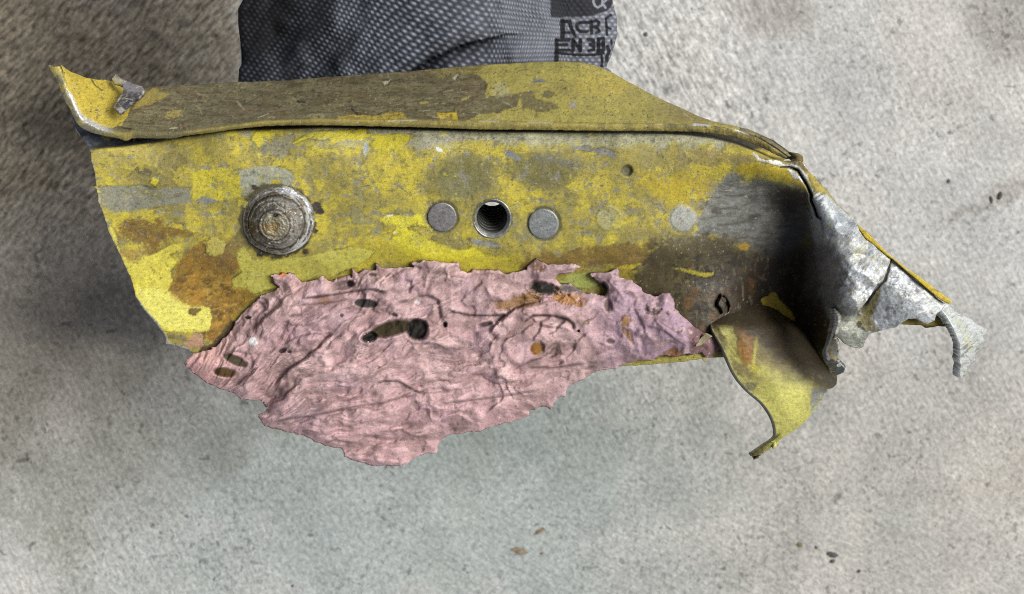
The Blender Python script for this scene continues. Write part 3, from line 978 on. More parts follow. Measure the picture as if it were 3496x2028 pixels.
    p.blend(sm(9, 3, sdl + 4 * p.wn), C(178, 182, 186), met=.6, rough=.4)
    sdl = d_line(x, y, np.concatenate([R(1, [(510, 830), (545, 1000), (590, 1280)]), R(2, [(255, 320), (340, 560), (450, 790), (500, 960)])]))[0]
    p.blend(.7 * sm(5, 1, sdl + 3 * p.wn), C(206, 196, 150))
    # dark sealant round the bolt, with its contact shade painted at the left
    d = np.hypot((x - BOLT[0] + 4) / 1.0, (y - BOLT[1] - 3) / .98)
    p.blend(.92 * sm(137, 127, d + 9 * p.wn), C(50, 46, 38), rough=.8, dh=2)
    p.blend(.35 * sm(165, 128, d + 26 * p.wn) * sm(1010, 930, x + .6 * (y - 750)), C(110, 102, 72))  # contact shade painted on the bolt's left side
    for a, b, r in ((868, 640, 13), (1078, 700, 16), (1090, 722, 13), (1040, 860, 16), (890, 868, 12), (1075, 790, 10)):
        p.ell((a, b), (r, r * .7), C(62, 56, 48), warp=.7, edge=.3)
    # grubby ring where each plug sits
    for c, r in (((1510, 741), 51), ((1856, 764), 54), ((1680, 745), 61)):
        d = np.hypot(x - c[0], y - c[1])
        p.blend(.85 * sm(r + 10, r + 3, d + 4 * p.wn), C(62, 58, 44), dh=-3)
        p.blend(.3 * sm(r + 34, r + 4, d + 10 * p.wn), C(132, 126, 84))
    # yellow strip at the very bottom right
    p.poly(np.array([(2190, 1225), (2300, 1220), (2400, 1205), (2500, 1200), (2500, 1240), (2190, 1262)], float), C(182, 170, 84), 2, 4)
    gr = fbm(x, y, 150, 5, 220, .6)
    inb = sm(860, 800, y) * sm(2500, 2350, x)
    p.blend(.3 * inb * sm(.1, .55, gr), C(116, 110, 78))
    p.blend(.7 * inb * sm(.5, .56, fbm(x, y * 1.6, 52, 5, 221, .6)), C(138, 138, 126), dh=-1)
    p.blend(.55 * inb * sm(.58, .64, fbm(x, y * 1.3, 80, 5, 223, .58)), YEL, dh=1.2)
    p.blend(.5 * inb * sm(.42, .62, fbm(x, y, 34, 5, 222, .65)), C(96, 92, 72))
    speckle(p, 0, 1.1)
    # random flakes of worn white and brown
    p.blend(.5 * sm(.62, .72, fbm(x * .7, y * 1.5, 22, 4, 210)) * sm(2500, 2300, x), C(150, 140, 96))


paint_body(bp)
bz = body_z(bx, by) + bp.h
web = mesh_obj("web_plate", W(bx, by, bz), bF, M_METAL, frag, bp)
web["label"] = "yellow painted plate, chipped to grey and brown"
solid(web, 26)

# ------------------------------------------------------------------ top flange
FK = [  # F (front lower edge), T (front upper edge), K (back edge), zf, zk
    (166, 230, 208, 226, 211, 223, 150, 148), (196, 279, 217, 262, 236, 241, 146, 128), (217, 337, 228, 300, 264, 254, 140, 96),
    (238, 372, 245, 330, 292, 264, 132, 60), (252, 402, 259, 367, 321, 271, 126, 20), (270, 430, 280, 405, 350, 272, 122, -20),
    (303, 449, 310, 423, 373, 275, 118, -50), (349, 463, 345, 440, 396, 284, 114, -80), (400, 472, 390, 451, 420, 300, 112, -95),
    (430, 481, 430, 453, 452, 306, 110, -110), (453, 473, 454, 446, 488, 303, 110, -140), (510, 473, 510, 450, 528, 296, 110, -180),
    (588, 473, 590, 451, 633, 291, 110, -220), (633, 464, 640, 446, 720, 286, 110, -240), (715, 454, 715, 437, 811, 280, 110, -250),
    (798, 442, 800, 426, 900, 277, 110, -250), (880, 433, 880, 416, 972, 274, 110, -250), (962, 429, 962, 411, 1050, 268, 110, -250),
    (1100, 428, 1100, 407, 1139, 261, 110, -250), (1305, 432, 1305, 411, 1305, 249, 110, -250), (1472, 436, 1472, 411, 1444, 239, 110, -250),
    (1639, 442, 1639, 414, 1583, 225, 110, -250), (1750, 443, 1750, 417, 1722, 217, 110, -250), (1861, 444, 1861, 420, 1861, 211, 110, -250),
    (2000, 446, 2000, 422, 1960, 212, 110, -250), (2080, 447, 2080, 424, 2024, 221, 110, -250), (2135, 447, 2135, 424, 2083, 244, 110, -240), (2200, 448, 2200, 424, 2139, 275, 112, -200),
    (2300, 449, 2290, 424, 2222, 320, 114, -130), (2380, 451, 2370, 427, 2346, 379, 118, -20), (2430, 456, 2425, 429, 2428, 412, 122, 60),
    (2510, 469, 2505, 442, 2512, 430, 128, 100), (2593, 500, 2575, 466, 2582, 452, 134, 120), (2634, 521, 2625, 492, 2642, 486, 142, 136),
    (2676, 541, 2690, 536, 2702, 531, 136, 134)]
fk = np.array(FK, float)
NU = 860
keys = np.stack([np.stack([fk[:, 0], fk[:, 1], fk[:, 6] - 8], 1), np.stack([fk[:, 2], fk[:, 3], fk[:, 6] + 3], 1), np.stack([fk[:, 4], fk[:, 5], fk[:, 7]], 1)], 1)
G = catmull(keys, NU)
Fc, Tc, Kc = G[:, 0], G[:, 1], G[:, 2]
# worn, slightly nibbled edges
jit = fbm(np.arange(NU) * 3.0, np.zeros(NU), 22, 4, 500)
Fc[:, 1] += 1.6 * jit
Kc[:, 1] += 2.0 * fbm(np.arange(NU) * 3.0, np.ones(NU) * 9, 40, 4, 501)
cols = []
flag = []
for v in np.linspace(0, 1, 9):
    q = Fc * (1 - v) + Tc * v
    q[:, 2] += 5 * np.sin(math.pi * v)
    cols.append(q)
    flag.append(v)
for v in np.linspace(0, 1, 62)[1:]:
    q = Tc * (1 - v) + Kc * v
    q[:, 2] += 10 * np.sin(math.pi * v)
    cols.append(q)
    flag.append(1 + v)
Kb = Kc + np.array([0, 4, -24])
Fb = Fc + np.array([0, -8, -22])
for v in (0.5, 1.0):
    cols.append(Kc * (1 - v) + Kb * v)
    flag.append(3)
for v in np.linspace(0, 1, 8)[1:]:
    cols.append(Kb * (1 - v) + Fb * v)
    flag.append(3)
NV = len(cols)
A = np.stack(cols, 1)
fl = np.tile(np.array(flag), NU)
x, y, z = A.reshape(-1, 3).T
idx = np.arange(NU * NV).reshape(NU, NV)
nxt = np.roll(idx, -1, 1)
fF = np.stack([idx[:-1], nxt[:-1], nxt[1:], idx[1:]], -1).reshape(-1, 4)
fp = Paint(x, y, 7)


def paint_flange(p, fl):
    x, y = p.x, p.y
    st = fbm(x, y * 5, 130, 4, 601)
    st2 = fbm(x, y * 3.0, 34, 4, 602)
    m = sm(-.5, .5, st + .5 * st2)[:, None]
    p.c[:] = C(112, 102, 72) * (1 - m) + C(136, 126, 92) * m
    p.blend(.5 * sm(.1, .5, fbm(x, y * 1.6, 110, 4, 603)), C(124, 104, 76))
    p.blend(.45 * sm(.2, .5, fbm(x, y * 2, 60, 4, 604)), C(146, 140, 104))
    right = R(3, [(1640, 520), (1600, 470), (1560, 450), (1590, 425), (1640, 400), (1700, 360), (2150, 360), (2600, 400), (2900, 560), (3200, 760), (3200, 960), (2520, 900), (1800, 760), (1600, 760), (1480, 755), (1600, 705), (1700, 690), (1830, 655), (1840, 580), (1760, 575), (1640, 605), (1625, 545)])
    p.poly(right, C(196, 182, 90), 2.5, 7, .95, dh=1, var=.1)
    p.blend(.75 * sm(2200, 2330, x) * sm(2460, 2400, x) * sm(430, 400, y), C(150, 132, 84))
    p.blend(.4 * sm(.0, .4, fbm(x, y, 50, 4, 605)) * sm(1640, 1750, x), C(160, 150, 84))
    p.poly(R(3, [(1250, 430), (1500, 400), (1650, 395), (1600, 440), (1450, 470), (1350, 470)]), C(166, 150, 80), 4, 10, .7)
    p.poly(R(3, [(1840, 575), (1920, 560), (1930, 610), (2060, 640), (2100, 670), (1960, 680), (1860, 660)]), C(124, 112, 82), 2, 6, .95, dh=-1.2)
    p.poly(R(3, [(1990, 560), (2060, 570), (2020, 605), (1990, 590)]), C(124, 116, 84), 2, 5)
    p.poly(R(3, [(1690, 500), (1760, 520), (1790, 580), (1700, 600), (1660, 560)]), C(196, 190, 142), 5, 8, .7)
    p.poly(R(3, [(2200, 480), (2420, 440), (2520, 540), (2400, 620), (2200, 560)]), C(206, 184, 80), 12, 12, .6)
    p.ell(tuple(R(3, [(1965, 497)])[0]), (22, 5), GRYB, warp=.3)
    p.poly(R(3, [(2050, 500), (2170, 510), (2160, 590), (2070, 590)]), C(150, 138, 82), 8, 12, .5)
    p.poly(R(3, [(720, 722), (850, 700), (940, 712), (1060, 685), (1130, 700), (1170, 748), (1000, 750), (760, 738)]), C(206, 178, 58), 1.5, 5, dh=1.2)
    p.poly(R(3, [(1330, 690), (1400, 692), (1455, 680), (1470, 738), (1470, 775), (1350, 775), (1350, 740)]), C(224, 190, 42), 1.5, 3, dh=1.2)
    p.poly(R(3, [(530, 710), (640, 685), (650, 730), (540, 735)]), C(176, 166, 124), 2, 6, .8)
    p.poly(R(3, [(1000, 500), (1050, 490), (1040, 520), (1010, 528)]), C(216, 210, 176), 1.5, 3)
    p.poly(R(3, [(1430, 480), (1465, 450), (1475, 455), (1445, 490)]), C(216, 206, 180), 1.2, 2)
    p.poly(R(3, [(1225, 630), (1270, 620), (1300, 632), (1250, 642)]), C(190, 172, 96), 1.5, 3)
    p.poly(R(3, [(1480, 610), (1530, 585), (1550, 595), (1500, 620)]), C(196, 182, 116), 1.5, 3)
    p.line(R(3, [(805, 660), (830, 685), (850, 705)]), 4, C(44, 40, 32), warp=2)
    p.ell(tuple(R(3, [(505, 623)])[0]), (14, 5), C(48, 42, 36), warp=.6)
    p.ell(tuple(R(3, [(2172, 645)])[0]), (9, 12), C(170, 166, 156), warp=.5)
    sc1 = fbm(x * .5 + .1 * y, y * 2.6, 26, 5, 612, .65)
    wz = sm(1720, 1600, x)
    p.blend(.6 * wz * sm(.15, .5, sc1), C(86, 76, 56))
    p.blend(.5 * wz * sm(.2, .5, fbm(x * .4, y * 3, 20, 5, 613, .65)), C(152, 142, 110), dh=.6)
    p.blend(.6 * wz * sm(.42, .6, fbm(x, y * 1.3, 15, 4, 614, .65)), C(66, 56, 42), dh=-1)
    p.blend(.5 * sm(1600, 1750, x) * sm(.4, .6, fbm(x, y * 1.5, 20, 5, 615, .65)), C(122, 112, 72), dh=-1)
    # flecks of paint left standing in the worn part
    fk_ = sm(.5, .62, fbm(x, y, 13, 3, 610)) * sm(-.1, .4, fbm(x, y, 120, 3, 611))
    p.blend(.75 * fk_ * sm(1750, 1650, x), C(182, 164, 112), dh=1)
    p.poly(R(13, [(1800, 860), (2000, 740), (2100, 760), (2080, 830), (1950, 870), (1850, 900)]), C(190, 172, 92), 2, 10, .8)
    # left horn: unworn yellow
    p.poly(R(13, [(280, 60), (760, 280), (1100, 330), (1250, 300), (1250, 480), (1060, 720), (1330, 700), (1280, 860), (1210, 930), (1180, 990), (900, 1030), (700, 980), (560, 840), (400, 480), (290, 200)]), C(206, 182, 62), 2.5, 6, .97, dh=1, var=.08)
    p.poly(R(13, [(1300, 760), (1420, 620), (1650, 415), (1720, 440), (1720, 490), (1900, 505), (1830, 570), (1640, 660), (1520, 690), (1330, 760)]), C(174, 154, 70), 2, 4, .95, dh=1)
    p.line(R(13, [(740, 310), (800, 400), (900, 470)]), 2.5, C(90, 80, 40), warp=2)
    p.poly(R(13, [(1120, 990), (1200, 1000), (1350, 1040), (1240, 1030)]), C(24, 22, 20), 2, 3)
    # the cut front edge, with bright edge highlights painted in
    lip = fl < 1.02
    e = sm(.95, 1.0, fl) * sm(1.04, 1.0, fl)
    p.blend(lip * .8, C(160, 144, 72))
    p.blend(lip * .7 * sm(-.1, .3, fbm(x, y * .3, 50, 4, 620)), C(132, 120, 66))
    p.blend(lip * .7 * sm(720, 600, x) * sm(430, 480, x), C(100, 96, 78))
    p.blend(lip * .6 * sm(2180, 2300, x) * sm(-.1, .3, fbm(x, y, 26, 4, 621)), C(90, 84, 64))
    p.blend(lip * .9 * sm(420, 330, x), C(150, 146, 124), met=.3, rough=.45)
    p.blend(lip * sm(300, 250, x) * sm(.1, .3, fbm(x, y, 40, 3, 622)), C(198, 182, 104))
    p.blend(e * .7 * sm(.0, .35, fbm(x, y * .2, 60, 4, 623)) * sm(1180, 1320, x), C(206, 200, 160), met=.2, rough=.4)
    p.blend(sm(.80, .95, fl) * sm(1.12, 1.0, fl) * sm(400, 340, x) * sm(300, 350, y), C(236, 238, 238), met=.5, rough=.3)
    p.blend(sm(.3, .5, fl) * sm(1.06, .9, fl) * sm(290, 230, y) * sm(240, 210, x), C(232, 212, 116))
    for a, b, w_ in ((2370, 2415, 6), (2515, 2550, 5)):
        p.blend(sm(.85, .95, fl) * sm(1.2, 1.05, fl) * sm(a - 10, a, x) * sm(b + 10, b, x), C(234, 238, 240), met=.4, rough=.35)
    under = fl > 2.5
    p.blend(under * 1.0, C(120, 112, 78))
    speckle(p, 5, 1.4)


paint_flange(fp, fl)
rel = (1.2 * fbm(x, y * 4, 60, 4, 640) + .8 * fbm(x, y * 2, 14, 3, 641)) * (fl < 2.01) + fp.h
flange = mesh_obj("flange", W(x, y + 0 * rel, z + rel), fF, M_METAL, frag, fp)
flange["label"] = "worn brown and yellow top flange with a bent horn at its left end"


# ------------------------------------------------------------------ generic torn sheet
def torn_sheet(name, poly, zpts, paintf, thick, step=3.0, ragged=1.5, seed=0, relief=1.0, label=None, zf=None, parent=None):
    x, y, F = grid_sheet(poly, step, ragged=ragged, seed=seed)
    p = Paint(x, y, seed)
    paintf(p)
    z = zf(x, y) if zf else tps(zpts, x, y)
    z = z + relief * (2.0 * fbm(x, y, 50, 3, 800 + seed) + .8 * fbm(x, y, 14, 3, 810 + seed)) + p.h
    o = mesh_obj(name, W(x, y, z), F, M_METAL, parent or frag, p)
    if label:
        o["label"] = label
    solid(o, thick)
    return o


# grey curled tab on the left horn
TABP = R(13, [(1095, 215), (1190, 300), (1340, 360), (1490, 410), (1520, 470), (1450, 560), (1340, 680), (1235, 775), (1180, 785), (1130, 775), (1060, 725), (1100, 640), (1150, 560), (1210, 490), (1195, 380), (1070, 350), (1040, 300)])


def tab_z(x, y):
    a, b = R(13, [(1330, 520), (1150, 755)])
    ex, ey = b - a
    L = math.hypot(ex, ey)
    t = ((x - a[0]) * ex + (y - a[1]) * ey) / L / L
    d = ((x - a[0]) * -ey + (y - a[1]) * ex) / L
    base = -10 + (y - 270) * 0.95
    roll = 30 * np.sqrt(np.clip(1 - (d / 29.0) ** 2, 0, 1)) * sm(-.12, .12, t)
    return base + roll + 14


def tab_paint(p):
    p.fill(C(158, 154, 158))
    p.met[:] = .35
    p.rough[:] = .5
    p.poly(R(13, [(1190, 470), (1560, 530), (1240, 800), (1020, 770)]), C(92, 92, 96), 4, 5, 1, met=.6, rough=.38)
    st = fbm((p.x * .6 + p.y * .8) * 2.6, (p.x * .8 - p.y * .6), 20, 3, 821)
    p.blend(.8 * sm(.2, .5, st) * sm(305, 320, p.y), C(190, 192, 196), met=.6, rough=.35)
    p.poly(R(13, [(1000, 200), (1190, 290), (1190, 400), (1000, 380)]), C(184, 174, 128), 5, 6, .9)
    p.poly(R(13, [(1060, 720), (1180, 700), (1240, 760), (1150, 800)]), C(188, 180, 176), 3, 4, .9)
    p.line(R(13, [(1195, 500), (1150, 570), (1090, 660), (1060, 720)]), 3, C(226, 222, 206), warp=5)
    speckle(p, 11, .5)


torn_sheet("torn_tab", TABP, None, tab_paint, 12, 2.2, 1.5, 11, .6, "bent-up bare grey tab on the left horn", tab_z)

# second layer of silver skin on the right
SKB = R(10, [(905, 60), (1000, 150), (1180, 320), (1400, 520), (1490, 590), (1450, 650), (1395, 690), (1370, 765), (1290, 800), (1230, 772), (1150, 738), (1090, 745), (1040, 775), (960, 832), (860, 852), (730, 880), (680, 900), (645, 960), (605, 1040), (572, 1057), (480, 1040), (405, 1000), (370, 960), (320, 930), (300, 800), (330, 680), (420, 600), (560, 480), (760, 240), (860, 100)])


def skin_paint(p):
    x, y = p.x, p.y
    p.fill(C(186, 192, 196))
    p.met[:] = .3
    p.rough[:] = .5
    sp = .7 * fbm((x * .62 + y * .78) * .3, x * .78 - y * .62, 13, 4, 831, .6) + .5 * fbm(x, y, 30, 4, 835)
    p.blend(.7 * sm(.05, .4, sp), C(232, 236, 238), met=.4, rough=.42, dh=.8)
    p.blend(.65 * sm(.2, .5, fbm(x, y, 26, 4, 832)), C(122, 120, 112), met=.5, rough=.5)
    p.poly(R(10, [(1240, 380), (1420, 530), (1490, 600), (1400, 680), (1300, 640), (1180, 480)]), C(198, 202, 200), 14, 14, .7, met=.4)
    p.poly(R(10, [(880, 200), (800, 440), (770, 560), (700, 750), (780, 865), (650, 880), (520, 790), (600, 640), (700, 500), (800, 400)]), C(128, 116, 52), 3, 4, .95, met=.1, rough=.5, var=.2)
    p.poly(R(10, [(300, 700), (470, 690), (600, 640), (530, 790), (660, 880), (700, 900), (600, 1080), (400, 1010), (300, 930)]), C(140, 144, 128), 3, 5, .95, met=.25, rough=.55, var=.25)
    p.line(R(10, [(870, 60), (910, 100), (890, 190), (850, 330), (770, 420), (700, 500), (640, 590)]), 5, C(58, 54, 44), warp=3)  # shade under the upper sheet painted along the tear
    p.ell(tuple(R(10, [(570, 800)])[0]), (9, 12), C(54, 48, 28), warp=.5)
    p.blend(.6 * sm(.35, .6, fbm(x, y, 22, 4, 833)) * sm(2960, 2900, x), C(84, 82, 72))
    speckle(p, 13, .7)


torn_sheet("torn_skin", SKB, [(3040, 880, 76), (3130, 960, 74), (3230, 1040, 60), (3050, 950, 96), (3120, 1020, 96), (3180, 1085, 62), (3100, 1095, 58), (3010, 1110, 30), (2990, 1000, 70),
                              (2960, 1060, 20), (2940, 1140, 4), (2860, 1100, 20), (2900, 1180, -6), (2850, 1060, -70), (2880, 1020, -30), (2930, 990, 30)], skin_paint, 17, 3.0, 2.0, 13, 1.6,
           "crumpled bare silver skin with a ragged lower edge")

# yellow back of that skin seen under its ragged edge
BACKP = R(10, [(990, 800), (1060, 755), (1150, 725), (1230, 760), (1290, 785), (1380, 690), (1440, 655), (1500, 720), (1545, 855), (1510, 828), (1410, 818), (1350, 832), (1270, 838), (1240, 812), (1110, 805)])


def back_paint(p):
    p.fill(C(134, 116, 40))
    p.blend(.8 * sm(0, .4, fbm(p.x, p.y, 34, 4, 841)), C(84, 70, 34))
    p.blend(.9 * sm(1108, 1114, p.y + 3 * p.wn) * sm(3230, 3200, p.x), C(50, 44, 32))


torn_sheet("folded_back", BACKP, [(3070, 1105, 5), (3120, 1085, 10), (3200, 1080, 20), (3240, 1110, 0), (3140, 1115, 2)], back_paint, 14, 3.0, 1.5, 15, .5, "dark yellow underside folded back below the silver skin")

# strap hanging from its corner
STP = R(10, [(1436, 640), (1482, 566), (1560, 622), (1640, 684), (1700, 712), (1780, 757), (1812, 796), (1880, 826), (1930, 852), (1918, 905), (1888, 922), (1913, 985), (1866, 1012), (1872, 1050), (1846, 1098), (1800, 1132), (1806, 1180), (1752, 1232), (1716, 1262),
             (1724, 1300), (1690, 1350), (1650, 1378), (1638, 1340), (1648, 1250), (1634, 1180), (1642, 1120), (1640, 1020), (1602, 915), (1556, 815), (1500, 720)])


def strap_paint(p):
    x, y = p.x, p.y
    p.fill(C(206, 212, 212))
    p.met[:] = .3
    p.rough[:] = .48
    p.blend(.6 * sm(.1, .5, fbm(x, y, 40, 4, 851)), C(174, 182, 168))
    p.poly(R(10, [(1560, 720), (1640, 760), (1780, 1000), (1790, 1100), (1720, 1080), (1700, 940)]), C(172, 182, 140), 6, 8, .6)
    p.blend(.7 * sm(.3, .55, fbm(x + y, y * .6, 22, 4, 852)) * sm(1130, 1180, y), C(120, 118, 112))
    p.blend(.35 * sm(.25, .6, fbm((x - y) * .4, x + y, 26, 3, 854)), C(158, 162, 152))
    p.blend(.6 * sm(.35, .6, fbm(x, y, 18, 5, 856, .65)) * sm(3320, 3360, x), C(126, 126, 122))
    speckle(p, 17, .6)


torn_sheet("torn_strip", STP, [(3212, 1055, 64), (3226, 1034, 48), (3231, 1081, 66), (3250, 1112, 64), (3265, 1146, 50), (3277, 1178, 34), (3277, 1213, 12), (3279, 1252, -16), (3280, 1292, -58),
                               (3278, 1070, 34), (3320, 1094, 6), (3368, 1126, -36), (3362, 1164, -40), (3345, 1202, -50), (3328, 1246, -64), (3292, 1284, -76)], strap_paint, 30, 2.6, 1.6, 17, 1.3,
           "narrow pale strip hanging from the far right corner")

# yellow edge strip along the right side
ES = R(10, [(535, -262), (575, -245), (640, -190), (770, -55), (830, 0), (870, 40), (1000, 150), (1200, 290), (1400, 440), (1558, 560), (1522, 585), (1440, 545), (1320, 450), (1200, 345), (1090, 255), (1000, 178), (940, 122), (850, 62), (770, -5), (640, -110)])


def es_paint(p):
    p.fill(C(222, 192, 48))
    p.blend(.7 * sm(.1, .5, fbm(p.x, p.y, 30, 4, 861)), C(196, 168, 48))
    p.poly(R(10, [(1370, 420), (1400, 430), (1450, 460), (1400, 455)]), C(54, 46, 20), 1, 2)
    p.blend(sm(2945, 2930, p.x) * .6, C(190, 170, 84))
    dd = d_line(p.x, p.y, R(10, [(640, -110), (770, -5), (850, 62), (940, 122), (1000, 178), (1090, 255), (1200, 345), (1320, 450), (1440, 545), (1522, 585)]))[0]
    p.blend(sm(5, 2, dd), C(150, 130, 40))
    speckle(p, 19, .9)


torn_sheet("edge_strip", ES, [(2923, 768, 92), (3040, 868, 104), (3140, 950, 98), (3250, 1035, 84), (2990, 830, 104), (3100, 940, 96)], es_paint, 20, 2.6, .6, 19, .4, "bright yellow painted rim along the right edge")

# little curl standing in the gap
CU = R(10, [(240, 628), (300, 638), (345, 720), (345, 790), (318, 880), (305, 950), (345, 1010), (352, 1090), (335, 1180), (370, 1218), (416, 1272), (405, 1312), (340, 1340), (262, 1332), (238, 1250), (190, 1175), (174, 1085), (212, 985), (240, 860), (266, 720)])


def cu_paint(p):
    x, y = p.x, p.y
    p.fill(C(120, 126, 126))
    p.met[:] = .45
    p.rough[:] = .42
    p.poly(R(10, [(300, 640), (355, 720), (330, 880), (260, 1000), (215, 1090), (260, 1170), (330, 1180), (360, 1100), (350, 1000), (300, 950)]), C(206, 206, 192), 3, 4, .95, met=.3)
    p.line(R(10, [(300, 960), (255, 1050), (270, 1130), (320, 1180)]), 4, C(206, 176, 116), warp=3)
    p.line(R(10, [(325, 800), (270, 960), (225, 1090), (245, 1170)]), 3.5, WHT, warp=3)
    p.ell(tuple(R(10, [(355, 1235)])[0]), (8, 6), WHT, warp=.3)
    p.poly(R(10, [(235, 1240), (330, 1220), (300, 1340), (240, 1340)]), C(110, 108, 78), 3, 3, .9)
    speckle(p, 21, .8)


torn_sheet("torn_curl", CU, [(2835, 1060, 30), (2855, 1090, 44), (2830, 1130, 0), (2848, 1150, 26), (2812, 1200, -50), (2855, 1190, 6), (2835, 1240, -40), (2862, 1220, -20), (2880, 1265, -40), (2835, 1280, -90)], cu_paint, 14, 2.4, 1.2, 21, .8, "small grey and cream curl of torn metal in the gap")

# ------------------------------------------------------------------ bent lower flap
rows = [
    [(2418, 1096, -210), (2424, 1094, -176), (2480, 1060, -196), (2570, 1034, -285), (2690, 1030, -480)],
    [(2424, 1128, -190), (2433, 1130, -120), (2500, 1104, -124), (2590, 1086, -200), (2705, 1070, -500)],
    [(2452, 1180, -200), (2464, 1182, -124), (2550, 1144, -112), (2634, 1122, -180), (2790, 1120, -570)],
    [(2493, 1273, -220), (2507, 1275, -140), (2590, 1234, -122), (2690, 1208, -180), (2848, 1240, -570)],
    [(2534, 1330, -240), (2550, 1330, -156), (2640, 1298, -136), (2752, 1272, -176), (2856, 1304, -400)],
    [(2588, 1381, -260), (2605, 1379, -174), (2680, 1350, -152), (2765, 1325, -170), (2828, 1328, -250)],
    [(2617, 1432, -290), (2637, 1429, -204), (2695, 1400, -178), (2750, 1380, -190), (2796, 1378, -220)],
    [(2625, 1472, -340), (2648, 1472, -266), (2690, 1450, -236), (2715, 1440, -234), (2737, 1450, -244)],
    [(2618, 1485, -380), (2641, 1492, -320), (2655, 1488, -298), (2662, 1490, -292), (2670, 1496, -292)],
    [(2590, 1505, -400), (2604, 1518, -346), (2610, 1522, -336), (2613, 1528, -332), (2616, 1536, -330)],
    [(2560, 1538, -410), (2564, 1545, -366), (2566, 1550, -360), (2567, 1555, -356), (2568, 1560, -352)]]
rows = [[(r[1][0] - 9, r[1][1] + 2, r[1][2] - 42)] + list(r[1:]) for r in rows]
rows = [[r[0], (r[0][0] * .1 + r[1][0] * .9, r[0][1] * .1 + r[1][1] * .9, r[0][2] * .06 + r[1][2] * .94), r[1], (r[1][0] * .93 + r[2][0] * .07, r[1][1] * .93 + r[2][1] * .07, r[1][2] * .93 + r[2][2] * .07 + 1), r[2], r[3], r[4]] for r in rows]
NUf, NVf = 190, 130
x, y, z, F = loft(rows, NUf, NVf)
vv = np.tile(np.linspace(0, 1, NVf), NUf)
uu = np.repeat(np.linspace(0, 1, NUf), NVf)
p = Paint(x, y, 23)
p.c[:] = C(192, 186, 98)
p.blend(.7 * sm(-.1, .4, fbm(x, y, 80, 4, 871)), C(158, 148, 84))
p.blend(.85 * sm(1300, 1150, y - .45 * (x - 2600) + 26 * p.wn), C(104, 92, 60))  # upper part darkened in the colour, for the wall's shadow
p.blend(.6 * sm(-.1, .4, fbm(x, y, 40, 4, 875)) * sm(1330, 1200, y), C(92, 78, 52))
p.poly(R(11, [(280, 540), (520, 540), (520, 640), (580, 690), (580, 800), (560, 1000), (440, 800), (380, 680)]), C(196, 186, 106), 2.5, 5, .9)
p.poly(R(11, [(520, 540), (700, 560), (830, 700), (800, 900), (790, 1090), (700, 1140), (620, 1060), (580, 880), (590, 700)]), C(158, 110, 56), 3, 5, .95, var=.12)
p.poly(R(11, [(840, 680), (880, 700), (850, 860), (830, 1100), (900, 1220), (760, 1210), (800, 1060), (800, 880)]), C(200, 184, 74), 2, 4, .95)
p.poly(R(11, [(840, 900), (1180, 980), (1300, 1120), (1100, 1180), (900, 1120)]), C(134, 118, 66), 5, 10, .7)
p.poly(R(11, [(480, 1000), (620, 1100), (800, 1220), (740, 1330), (640, 1300), (560, 1180)]), C(134, 116, 84), 3, 10, .85)
p.poly(R(11, [(700, 1360), (860, 1380), (820, 1460), (700, 1462)]), C(104, 98, 88), 4, 9, .8)
p.poly(R(8, [(600, 1020), (690, 1000), (680, 1040), (640, 1100), (600, 1150), (590, 1080)]), C(142, 150, 156), 5, 6, .9, met=.4, rough=.45)
p.blend(.8 * sm(1310, 1370, y + .3 * (x - 2650)) * sm(2790, 2700, x), C(218, 212, 112))  # lower face painted paler, as if sunlit
p.blend(.9 * sm(.86, .97, uu), C(120, 108, 80))
dg = (x - 2585) * .62 - (y - 1082) * .78  # towards the hollow, where shade is painted into the colour
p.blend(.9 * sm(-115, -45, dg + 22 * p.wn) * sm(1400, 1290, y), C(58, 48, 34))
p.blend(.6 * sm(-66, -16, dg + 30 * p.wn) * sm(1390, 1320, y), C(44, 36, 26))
p.blend(.85 * sm(1128, 1092, y - .12 * (x - 2430) + 14 * p.wn), C(70, 60, 44))  # top fades into the pocket's painted shade
rimd = d_line(x, y, catmull(np.array([(r[2][0], r[2][1]) for r in rows], float), 40))[0]
colc = np.array([[q for q in r] for r in rows], float).swapaxes(0, 1).reshape(len(rows[0]), -1)
colt = np.concatenate([[0], np.cumsum(np.sqrt(((colc[1:] - colc[:-1]) ** 2).sum(1)) ** .8)])
vL = colt[2] / colt[-1]
p.blend(sm(vL + .012, vL - .012, vv), C(96, 92, 80), met=.2, rough=.6)
p.blend(.7 * sm(5, 1, rimd + 2 * p.wn), C(190, 184, 150))
lowf = sm(1240, 1330, y)
p.blend(.4 * lowf * sm(.35, .55, fbm(x, y, 26, 5, 876, .65)), C(140, 130, 80), dh=-.5)
speckle(p, 23, .29)
rel = 3.5 * fbm(x, y, 60, 3, 872) + 1.0 * fbm(x, y, 12, 3, 873)
ragx = (vv > .9) * 3 * fbm(x, y, 18, 3, 874)
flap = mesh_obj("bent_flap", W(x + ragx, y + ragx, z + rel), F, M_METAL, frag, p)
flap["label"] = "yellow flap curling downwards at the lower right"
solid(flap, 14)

# pale sliver beside the flap
SLV = R(11, [(0, 790), (40, 740), (120, 660), (160, 680), (210, 710), (150, 740), (70, 820), (0, 848), (-30, 850)])
torn_sheet("metal_sliver", SLV, [(2380, 1175, -120), (2410, 1145, -105), (2428, 1148, -95), (2396, 1170, -118)], lambda p: p.fill(C(178, 168, 128)), 8, 2.2, .4, 25, .2, "pale curled sliver at the edge of the pink filler")

